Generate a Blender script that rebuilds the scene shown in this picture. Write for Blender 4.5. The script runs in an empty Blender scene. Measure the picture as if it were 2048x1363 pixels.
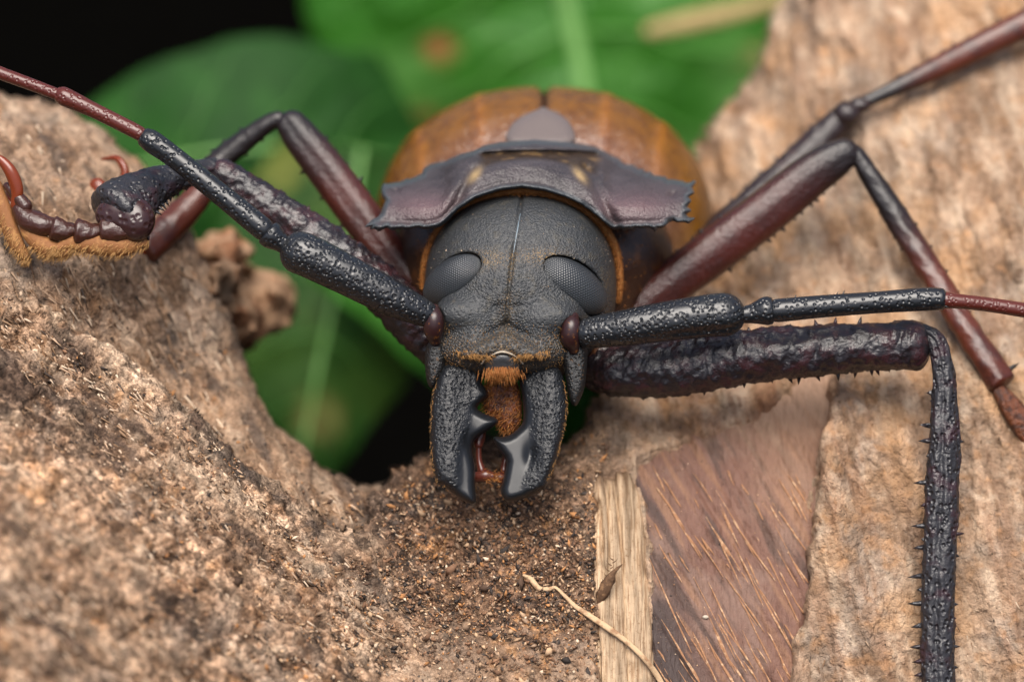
import bpy, math, random
import numpy as np
from mathutils import Vector, Matrix

# ------------------------------------------------------------------ camera, sky, sun, exposure
SC = bpy.context.scene
COL = SC.collection
SC.unit_settings.scale_length = 0.005          # one unit is 5 mm: the beetle is about 10 cm long
PITCH = math.radians(30)
DIST = 60.0                                    # lens to focus plane
FW = np.array([0, math.cos(PITCH), -math.sin(PITCH)])
UP = np.array([0, math.sin(PITCH), math.cos(PITCH)])
RT = np.array([1.0, 0, 0])
ORG = np.array([0, 0, 12.0])
cam_d = bpy.data.cameras.new('camera'); cam = bpy.data.objects.new('camera', cam_d); COL.objects.link(cam)
cam.location = Vector(ORG - FW * DIST); cam.rotation_euler = (math.pi / 2 - PITCH, 0, 0)
cam_d.sensor_width = 36; cam_d.lens = 36 * DIST / 20.48
cam_d.clip_start = 1; cam_d.clip_end = 30000
cam_d.dof.use_dof = True; cam_d.dof.focus_distance = DIST + 0.1
cam_d.dof.aperture_fstop = cam_d.lens * 1e-3 / 1.9     # lens opening two units wide
SC.camera = cam

w = bpy.data.worlds.new('World'); SC.world = w; w.use_nodes = True
wn = w.node_tree.nodes; bg = wn['Background']
sky = wn.new('ShaderNodeTexSky'); sky.sky_type = 'NISHITA'; sky.sun_disc = False
SUN_EL, SUN_AZ = math.radians(71), math.radians(182)
sky.dust_density = 5; sky.ozone_density = .4; sky.air_density = .8; sky.sun_elevation = SUN_EL; sky.sun_rotation = SUN_AZ
w.node_tree.links.new(sky.outputs[0], bg.inputs[0]); bg.inputs[1].default_value = 0.05
sd = bpy.data.lights.new('sun', 'SUN'); sd.energy = 1.5; sd.angle = math.radians(48); sd.color = (1, .96, .9)
so = bpy.data.objects.new('sun', sd); COL.objects.link(so); so.location = (0, 0, 60)
dirv = Vector((math.sin(SUN_AZ) * math.cos(SUN_EL), math.cos(SUN_AZ) * math.cos(SUN_EL), math.sin(SUN_EL)))
so.rotation_euler = dirv.to_track_quat('Z', 'Y').to_euler()
SC.view_settings.view_transform = 'Standard'; SC.view_settings.look = 'None'
SC.view_settings.gamma = 1; SC.view_settings.exposure = 1.78
SC.render.engine = 'CYCLES'; SC.cycles.use_denoising = True
SC.cycles.max_bounces = 6; SC.cycles.caustics_reflective = False; SC.cycles.caustics_refractive = False

rng = np.random.default_rng(7); random.seed(7)

# ------------------------------------------------------------------ geometry helpers
def P(V):
    """measured place: (x right, y down, depth behind the focus plane) -> world"""
    V = np.asarray(V, float); x = V[:, 0] - 10.24; y = 6.815 - V[:, 1]; d = V[:, 2]
    s = ((DIST + d) / DIST)[:, None]
    return ORG + s * (x[:, None] * RT + y[:, None] * UP) + d[:, None] * FW

def hsh(a, b, c, seed):
    h = (a * 374761393 + b * 668265263 + c * 2147483647 + seed * 1274126177) & 0xFFFFFFFF
    h = ((h ^ (h >> 13)) * 1274126177) & 0xFFFFFFFF
    return ((h ^ (h >> 16)) & 0xFFFFFF) / float(0xFFFFFF)

def vn(p, seed=0):
    i = np.floor(p).astype(np.int64); f = p - i; f = f * f * f * (f * (f * 6 - 15) + 10)
    r = 0
    for a in (0, 1):
        wa = f[:, 0] if a else 1 - f[:, 0]
        for b in (0, 1):
            wb = wa * (f[:, 1] if b else 1 - f[:, 1])
            for c in (0, 1):
                r = r + wb * (f[:, 2] if c else 1 - f[:, 2]) * hsh(i[:, 0] + a, i[:, 1] + b, i[:, 2] + c, seed)
    return r * 2 - 1

def fbm(p, octv=4, seed=0, gain=.5, lac=2.03):
    r = 0; a = 1; t = 0
    for k in range(octv):
        r = r + a * vn(p, seed + 17 * k); t += a; a *= gain; p = p * lac + 3.1
    return r / t

def worley(p, seed=0):
    i = np.floor(p).astype(np.int64); best = np.full(len(p), 9.0); cid = np.zeros(len(p))
    for a in (-1, 0, 1):
        for b in (-1, 0, 1):
            for c in (-1, 0, 1):
                j = i + np.array([a, b, c])
                q = np.stack([j[:, k] + hsh(j[:, 0], j[:, 1], j[:, 2], seed + 31 * k + 5) for k in range(3)], 1)
                d = ((q - p) ** 2).sum(1); m = d < best
                best = np.where(m, d, best); cid = np.where(m, hsh(j[:, 0], j[:, 1], j[:, 2], seed + 99), cid)
    return np.sqrt(best), cid

def sstep(a, b, x):
    t = np.clip((x - a) / (b - a), 0, 1); return t * t * (3 - 2 * t)

def chaikin(poly, n=2):
    p = np.array(poly, float)
    for _ in range(n):
        q = np.roll(p, -1, 0); p = np.stack([p * .75 + q * .25, p * .25 + q * .75], 1).reshape(-1, 2)
    return p

def psdf(poly, X, Y):
    p = np.asarray(poly, float); d = np.full(X.shape, 1e9); ins = np.zeros(X.shape, bool)
    for k in range(len(p)):
        a, b = p[k - 1], p[k]; ex, ey = b - a
        wx, wy = X - a[0], Y - a[1]
        t = np.clip((wx * ex + wy * ey) / max(ex * ex + ey * ey, 1e-12), 0, 1)
        d = np.minimum(d, (wx - t * ex) ** 2 + (wy - t * ey) ** 2)
        if abs(ey) > 1e-12:
            ins ^= ((a[1] > Y) != (b[1] > Y)) & (X < ex * (Y - a[1]) / ey + a[0])
    d = np.sqrt(d); return np.where(ins, -d, d)

def tps(pts):
    """smooth sheet through measured depths (px, py, d)"""
    c = np.array(pts, float); c[:, :2] /= 100; n = len(c)
    def U(r): return np.where(r > 1e-9, r * r * np.log(np.maximum(r, 1e-9)), 0)
    A = np.zeros((n + 3, n + 3)); A[:n, :n] = U(np.hypot(c[:, None, 0] - c[None, :, 0], c[:, None, 1] - c[None, :, 1])) + np.eye(n) * .6
    A[:n, n] = 1; A[:n, n + 1:] = c[:, :2]; A[n:, :n] = A[:n, n:].T
    wgt = np.linalg.solve(A, np.r_[c[:, 2], 0, 0, 0])
    def f(X, Y):
        X = np.asarray(X, float); Y = np.asarray(Y, float); r = wgt[n] + wgt[n + 1] * X + wgt[n + 2] * Y
        for k in range(n): r = r + wgt[k] * U(np.hypot(X - c[k, 0], Y - c[k, 1]))
        return r
    return f

def smin(a, b, k):
    h = np.clip(.5 + .5 * (b - a) / k, 0, 1); return b * (1 - h) + a * h - k * h * (1 - h)
def smax(a, b, k): return -smin(-a, -b, k)
def ell(X, Y, Z, c, r):
    k = np.sqrt(((X - c[0]) / r[0]) ** 2 + ((Y - c[1]) / r[1]) ** 2 + ((Z - c[2]) / r[2]) ** 2)
    return (k - 1) * min(r)
def cap(X, Y, Z, a, b, ra, rb):
    a = np.array(a, float); b = np.array(b, float); e = b - a
    t = np.clip(((X - a[0]) * e[0] + (Y - a[1]) * e[1] + (Z - a[2]) * e[2]) / (e @ e), 0, 1)
    return np.sqrt((X - a[0] - t * e[0]) ** 2 + (Y - a[1] - t * e[1]) ** 2 + (Z - a[2] - t * e[2]) ** 2) - (ra + (rb - ra) * t)
def orient_ell(X, Y, Z, c, ax, r):
    q = 0
    for a, rr in zip(ax, r): q = q + (((X - c[0]) * a[0] + (Y - c[1]) * a[1] + (Z - c[2]) * a[2]) / rr) ** 2
    return (np.sqrt(q) - 1) * min(r)
def inflate(X, Y, Z, S, zc, wd, T):
    q = np.maximum(S + wd, 0) / wd
    return (np.sqrt(q * q + ((Z - zc) / T) ** 2) - 1) * min(wd, np.min(T))

def nets(F, lo, hi, h):
    """surface nets: polygon skin of F < 0"""
    ax = [np.arange(lo[k] - h, hi[k] + 2 * h, h) for k in range(3)]
    X, Y, Z = np.meshgrid(*ax, indexing='ij'); v = F(X, Y, Z).astype(np.float32); s = v < 0
    n = v.shape; cn = [(a, b, c) for a in (0, 1) for b in (0, 1) for c in (0, 1)]
    sl = lambda a, b, c: (slice(a, n[0] - 1 + a), slice(b, n[1] - 1 + b), slice(c, n[2] - 1 + c))
    cnt = sum(s[sl(*c)].astype(np.int8) for c in cn)
    act = (cnt > 0) & (cnt < 8); I = np.argwhere(act)
    idx = np.full(act.shape, -1, np.int64); idx[act] = np.arange(len(I))
    acc = np.zeros((len(I), 3)); num = np.zeros(len(I))
    cv = {c: v[I[:, 0] + c[0], I[:, 1] + c[1], I[:, 2] + c[2]] for c in cn}
    for c in cn:
        for k in range(3):
            if c[k] == 0:
                e = list(c); e[k] = 1; e = tuple(e); a, b = cv[c], cv[e]; m = (a < 0) != (b < 0)
                t = np.where(m, a / np.where(m, a - b, 1), 0); p = np.tile(np.array(c, float), (len(I), 1)); p[:, k] = t
                acc[m] += p[m]; num[m] += 1
    V = np.array([ax[0][0], ax[1][0], ax[2][0]]) + (I + acc / num[:, None]) * h
    Fs = []
    for k in range(3):
        k1, k2 = (k + 1) % 3, (k + 2) % 3
        a = [slice(None)] * 3; b = [slice(None)] * 3; a[k] = slice(0, -1); b[k] = slice(1, None)
        for q in (k1, k2): a[q] = slice(1, -1); b[q] = slice(1, -1)
        sa, sb = s[tuple(a)], s[tuple(b)]; E = np.argwhere(sa != sb); fl = sa[sa != sb]
        E[:, k1] += 1; E[:, k2] += 1
        q = []
        for (o1, o2) in ((-1, -1), (0, -1), (0, 0), (-1, 0)):
            j = E.copy(); j[:, k1] += o1; j[:, k2] += o2; q.append(idx[j[:, 0], j[:, 1], j[:, 2]])
        q = np.stack(q, 1); q[~fl] = q[~fl][:, ::-1]; Fs.append(q)
    return V, np.concatenate(Fs)

def catmull(c, n):
    c = np.asarray(c, float)
    if len(c) == 2:
        t = np.linspace(0, 1, n)[:, None]; return c[0] * (1 - t) + c[1] * t
    p = np.vstack([2 * c[0] - c[1], c, 2 * c[-1] - c[-2]]); L = np.r_[0, np.cumsum(np.linalg.norm(np.diff(c[:, :3], axis=0), axis=1))]
    u = np.interp(np.linspace(0, L[-1], n), L, np.arange(len(c))); i = np.clip(u.astype(int), 0, len(c) - 2); t = (u - i)[:, None]
    a, b, d, e = p[i], p[i + 1], p[i + 2], p[i + 3]
    return .5 * (2 * b + (d - a) * t + (2 * a - 5 * b + 4 * d - e) * t ** 2 + (3 * b - a - 3 * d + e) * t ** 3)

def px(c):
    c = np.array(c, float); c[:, :2] /= 100; return c

def tube(ctrl, seg=40, n=24, flat=1.0, disp=None, c0=1.0, c1=1.0):
    """ctrl rows (px, py, depth, radius)"""
    c = catmull(px(ctrl), seg); Cn = c[:, :3]; R = np.maximum(c[:, 3], .004)
    T = np.gradient(Cn, axis=0); T /= np.linalg.norm(T, axis=1)[:, None]
    rows = []
    K = 5
    for a in np.linspace(math.pi / 2 * .96, math.pi / 2 / K, K): rows.append((Cn[0] - T[0] * R[0] * c0 * math.sin(a), T[0], R[0] * math.cos(a), 0))
    L = np.r_[0, np.cumsum(np.linalg.norm(np.diff(Cn, axis=0), axis=1))]
    for k in range(seg): rows.append((Cn[k], T[k], R[k], L[k]))
    for a in np.linspace(math.pi / 2 / K, math.pi / 2 * .96, K): rows.append((Cn[-1] + T[-1] * R[-1] * c1 * math.sin(a), T[-1], R[-1] * math.cos(a), L[-1]))
    C2 = np.array([r[0] for r in rows]); T2 = np.array([r[1] for r in rows]); R2 = np.array([r[2] for r in rows]); S2 = np.array([r[3] for r in rows])
    B = np.cross(T2, np.array([0, 0, 1.0])); bl = np.linalg.norm(B, axis=1)
    B = B / np.maximum(bl, 1e-6)[:, None]; N = np.cross(B, T2)
    th = np.arange(n) * 2 * math.pi / n
    rr = np.repeat(R2[:, None], n, 1)
    if disp is not None:
        rr = rr + disp(np.repeat(S2[:, None], n, 1).ravel(), np.tile(th, len(rows))).reshape(rr.shape) * np.clip(R2 / R.mean(), 0, 1)[:, None]
    V = C2[:, None] + B[:, None] * (rr * np.cos(th))[..., None] + N[:, None] * (rr * np.sin(th) * flat)[..., None]
    m = len(rows); i = np.arange(m - 1)[:, None] * n; j = np.arange(n)[None]
    F = np.stack([i + j, i + (j + 1) % n, i + n + (j + 1) % n, i + n + j], -1).reshape(-1, 4)
    V = V.reshape(-1, 3)
    V = np.vstack([V, C2[0], C2[-1]]); q = np.arange(n)
    t0 = np.stack([np.full(n, len(V) - 2), (q + 1) % n, q], 1); t1 = np.stack([np.full(n, len(V) - 1), (m - 1) * n + q, (m - 1) * n + (q + 1) % n], 1)
    return V, [F, np.vstack([t0, t1])]

def cones(base, dr, ln, r, sides=4, bend=None):
    base = np.asarray(base, float); dr = np.asarray(dr, float); dr = dr / np.linalg.norm(dr, axis=1)[:, None]; n = len(base)
    ln = np.broadcast_to(ln, (n,)); r = np.broadcast_to(r, (n,))
    a = np.cross(dr, np.array([.31, .22, .92])); a /= np.linalg.norm(a, axis=1)[:, None]; b = np.cross(dr, a)
    th = np.arange(sides) * 2 * math.pi / sides
    ring = base[:, None] + r[:, None, None] * (a[:, None] * np.cos(th)[None, :, None] + b[:, None] * np.sin(th)[None, :, None])
    mid = base + dr * (ln * .55)[:, None]; tip = base + dr * ln[:, None]
    if bend is not None: tip = tip + np.asarray(bend) * ln[:, None]
    ring2 = mid[:, None] + .6 * r[:, None, None] * (a[:, None] * np.cos(th)[None, :, None] + b[:, None] * np.sin(th)[None, :, None])
    V = np.concatenate([ring, ring2, tip[:, None]], 1).reshape(-1, 3); k = np.arange(n)[:, None] * (2 * sides + 1); q = np.arange(sides)[None]; q1 = (q + 1) % sides
    Q = np.stack([k + q, k + q1, k + sides + q1, k + sides + q], -1).reshape(-1, 4)
    Tt = np.stack([k + sides + q, k + sides + q1, np.broadcast_to(k + 2 * sides, q.shape if n == 1 else (n, sides))], -1).reshape(-1, 3)
    return V, [Q, Tt]

def grains(c, r, sq=None):
    """little uneven octahedra"""
    c = np.asarray(c, float); n = len(c); r = np.broadcast_to(r, (n,))
    o = np.array([[1, 0, 0], [-1, 0, 0], [0, 1, 0], [0, -1, 0], [0, 0, 1], [0, 0, -1]], float)
    A = rng.normal(size=(n, 3, 3)); Q, _ = np.linalg.qr(A)
    sc = (rng.uniform(.25, 1.0, (n, 1, 3)) * [1.5, .8, .55]) if sq is None else sq
    V = c[:, None] + np.einsum('kij,nj->kni', Q, o) * 0 + np.einsum('kni,kij->knj', o[None] * sc * rng.uniform(.75, 1.25, (n, 6, 1)), Q) * r[:, None, None]
    f = np.array([[0, 2, 4], [2, 1, 4], [1, 3, 4], [3, 0, 4], [2, 0, 5], [1, 2, 5], [3, 1, 5], [0, 3, 5]])
    return V.reshape(-1, 3), [(np.arange(n)[:, None, None] * 6 + f[None]).reshape(-1, 3)]

def join(*parts):
    Vs = []; Fs = []; o = 0
    for V, F in parts:
        Vs.append(V); o2 = o
        for f in (F if isinstance(F, list) else [F]): Fs.append(np.asarray(f) + o2)
        o += len(V)
    return np.vstack(Vs), Fs

def empty(name, loc, parent=None):
    o = bpy.data.objects.new(name, None); COL.objects.link(o); o.empty_display_size = .3
    o['org'] = [float(q) for q in loc]
    if parent is None: o.location = Vector(loc)
    else: o.parent = parent
    return o

def mk(name, VF, material, parent=None, col=None, attrs=None, uv=None, smooth=True, label=None, cat=None, group=None, kind=None):
    V, F = VF; F = F if isinstance(F, list) else [F]; W = P(V)
    org = np.array(parent['org']) if parent is not None else W.mean(0)
    if parent is None: org = np.array([org[0], org[1], W[:, 2].min()])
    me = bpy.data.meshes.new(name); me.vertices.add(len(W)); me.vertices.foreach_set('co', (W - org).astype(np.float32).ravel())
    lv = np.concatenate([f.ravel() for f in F]).astype(np.int32); ct = np.concatenate([np.full(len(f), f.shape[1]) for f in F]).astype(np.int32)
    me.loops.add(len(lv)); me.loops.foreach_set('vertex_index', lv)
    me.polygons.add(len(ct)); me.polygons.foreach_set('loop_start', np.r_[0, np.cumsum(ct)[:-1]].astype(np.int32))
    if smooth: me.polygons.foreach_set('use_smooth', np.ones(len(ct), bool))
    me.update(calc_edges=True); me.validate()
    if col is not None:
        a = me.attributes.new('col', 'FLOAT_COLOR', 'POINT'); c = np.ones((len(W), 4), np.float32); c[:, :3] = np.clip(col, 0, 1); a.data.foreach_set('color', c.ravel())
    for k, v in (attrs or {}).items():
        a = me.attributes.new(k, 'FLOAT', 'POINT'); a.data.foreach_set('value', np.asarray(v, np.float32))
    if uv is not None:
        a = me.attributes.new('facet', 'FLOAT_VECTOR', 'POINT'); a.data.foreach_set('vector', np.asarray(uv, np.float32).ravel())
    me.materials.append(material)
    o = bpy.data.objects.new(name, me); COL.objects.link(o)
    o['org'] = [float(q) for q in org]
    if parent is not None: o.parent = parent
    else: o.location = Vector(org)
    if label: o['label'] = label
    if cat: o['category'] = cat
    if group: o['group'] = group
    if kind: o['kind'] = kind
    return o

# ------------------------------------------------------------------ materials
def M(name, base=(.1, .1, .1), rough=.4, spec=.5, var=None, bumps=(), use_col=False, coat=0, trans=0, sheen=0, mixattr=None, rough_var=0, facet=False, sss=0, cells=()):
    m = bpy.data.materials.new(name); m.use_nodes = True; nt = m.node_tree; N = nt.nodes; L = nt.links
    b = N['Principled BSDF']; b.inputs['Roughness'].default_value = rough; b.inputs['Specular IOR Level'].default_value = spec
    b.inputs['Coat Weight'].default_value = coat; b.inputs['Coat Roughness'].default_value = .15
    tc = N.new('ShaderNodeTexCoord')
    def math_(op, a, c, clamp=False):
        q = N.new('ShaderNodeMath'); q.operation = op; q.use_clamp = clamp
        for k, vv in enumerate((a, c)):
            if vv is None: continue
            if isinstance(vv, (int, float)): q.inputs[k].default_value = vv
            else: L.new(vv, q.inputs[k])
        return q.outputs[0]
    def coords(scale):
        if isinstance(scale, (int, float)): return tc.outputs['Object'], scale
        mp = N.new('ShaderNodeMapping'); mp.inputs['Scale'].default_value = scale; L.new(tc.outputs['Object'], mp.inputs[0]); return mp.outputs[0], 1.0
    def noise(scale, detail=3, rgh=.55):
        v, s = coords(scale); t = N.new('ShaderNodeTexNoise'); t.inputs['Scale'].default_value = s; t.inputs['Detail'].default_value = detail; t.inputs['Roughness'].default_value = rgh
        L.new(v, t.inputs['Vector']); return t.outputs['Fac']
    def voro(scale):
        v, s = coords(scale); t = N.new('ShaderNodeTexVoronoi'); t.inputs['Scale'].default_value = s; L.new(v, t.inputs['Vector']); return t.outputs['Distance']
    def ramp(f, lo, hi):
        q = N.new('ShaderNodeMapRange'); q.interpolation_type = 'SMOOTHSTEP'; q.inputs['From Min'].default_value = lo; q.inputs['From Max'].default_value = hi; L.new(f, q.inputs['Value']); return q.outputs[0]
    def mix(f, a, c, mode='MIX'):
        q = N.new('ShaderNodeMix'); q.data_type = 'RGBA'; q.blend_type = mode
        if isinstance(f, (int, float)): q.inputs[0].default_value = f
        else: L.new(f, q.inputs[0])
        for k, vv in ((6, a), (7, c)):
            if isinstance(vv, tuple): q.inputs[k].default_value = (*vv, 1)
            else: L.new(vv, q.inputs[k])
        return q.outputs[2]
    if use_col:
        at = N.new('ShaderNodeAttribute'); at.attribute_name = 'col'; c = at.outputs['Color']
    else:
        rgb = N.new('ShaderNodeRGB'); rgb.outputs[0].default_value = (*base, 1); c = rgb.outputs[0]
    for (c2, scale, lo, hi, mode) in (var or ()):
        c = mix(ramp(noise(scale, 5, .62), lo, hi), c, c2, mode)
    hgt = None
    for (scale, dark_, lite_, amp) in cells:                      # flaky mosaic: every flake has its own tone and height
        v, s0 = coords(scale); nz = N.new('ShaderNodeTexNoise'); nz.inputs['Scale'].default_value = s0 * .9; nz.inputs['Detail'].default_value = 3; L.new(v, nz.inputs['Vector'])
        ad = N.new('ShaderNodeVectorMath'); ad.operation = 'MULTIPLY_ADD'; L.new(nz.outputs['Color'], ad.inputs[0]); ad.inputs[1].default_value = (1.1 / s0,) * 3; L.new(v, ad.inputs[2])
        t = N.new('ShaderNodeTexVoronoi'); t.inputs['Scale'].default_value = s0; L.new(ad.outputs[0], t.inputs['Vector'])
        sp = N.new('ShaderNodeSeparateColor'); L.new(t.outputs['Color'], sp.inputs[0])
        ga = N.new('ShaderNodeAttribute'); ga.attribute_name = 'grit'
        c = mix(ga.outputs['Fac'], c, mix(1.0, c, mix(sp.outputs[0], dark_, lite_), 'MULTIPLY'))
        hh = math_('MULTIPLY', math_('SUBTRACT', sp.outputs[1], math_('MULTIPLY', t.outputs['Distance'], .9)), amp)
        hgt = hh if hgt is None else math_('ADD', hgt, hh)
    for (an, c2, scale, lo, hi) in (mixattr or ()):
        at = N.new('ShaderNodeAttribute'); at.attribute_name = an
        c = mix(math_('MULTIPLY', at.outputs['Fac'], ramp(noise(scale, 4), lo, hi), True), c, c2)
    L.new(c, b.inputs['Base Color'])
    if rough_var:
        L.new(math_('ADD', math_('MULTIPLY', math_('SUBTRACT', noise(6, 4), .5), rough_var), rough, True), b.inputs['Roughness'])
    for (typ, scale, amp, attr) in bumps:
        if typ == 'noise': h = noise(scale, 4, .6)
        elif typ == 'pits': h = ramp(voro(scale), .05, .48)
        elif typ == 'grain': h = math_('MULTIPLY', ramp(voro(scale), .0, .75), -1)
        h = math_('MULTIPLY', h, amp)
        if attr:
            at = N.new('ShaderNodeAttribute'); at.attribute_name = attr; h = math_('MULTIPLY', h, at.outputs['Fac'])
        hgt = h if hgt is None else math_('ADD', hgt, h)
    if facet:
        at = N.new('ShaderNodeAttribute'); at.attribute_name = 'facet'
        def half(off):
            a = N.new('ShaderNodeVectorMath'); a.operation = 'ADD'; L.new(at.outputs['Vector'], a.inputs[0]); a.inputs[1].default_value = (off, off, 0)
            f = N.new('ShaderNodeVectorMath'); f.operation = 'FRACTION'; L.new(a.outputs[0], f.inputs[0])
            s = N.new('ShaderNodeVectorMath'); s.operation = 'SUBTRACT'; L.new(f.outputs[0], s.inputs[0]); s.inputs[1].default_value = (.5, .5, 0)
            g = N.new('ShaderNodeVectorMath'); g.operation = 'MULTIPLY'; L.new(s.outputs[0], g.inputs[0]); g.inputs[1].default_value = (1, 1.732, 0)
            l = N.new('ShaderNodeVectorMath'); l.operation = 'LENGTH'; L.new(g.outputs[0], l.inputs[0]); return l.outputs['Value']
        dd = math_('MINIMUM', half(0.0), half(.5))
        hgt = math_('MULTIPLY', ramp(dd, .62, .05), .008)
    if hgt is not None:
        bp = N.new('ShaderNodeBump'); bp.inputs['Distance'].default_value = 1; bp.inputs['Strength'].default_value = 1; L.new(hgt, bp.inputs['Height']); L.new(bp.outputs[0], b.inputs['Normal'])
    if sss:
        b.inputs['Subsurface Weight'].default_value = sss; b.inputs['Subsurface Radius'].default_value = (.3, .15, .05); b.inputs['Subsurface Scale'].default_value = .3
    if trans:
        t = N.new('ShaderNodeBsdfTranslucent'); mx = N.new('ShaderNodeMixShader'); mx.inputs[0].default_value = trans; L.new(c, t.inputs[0])
        L.new(b.outputs[0], mx.inputs[1]); L.new(t.outputs[0], mx.inputs[2]); L.new(mx.outputs[0], N['Material Output'].inputs[0])
    return m

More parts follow.
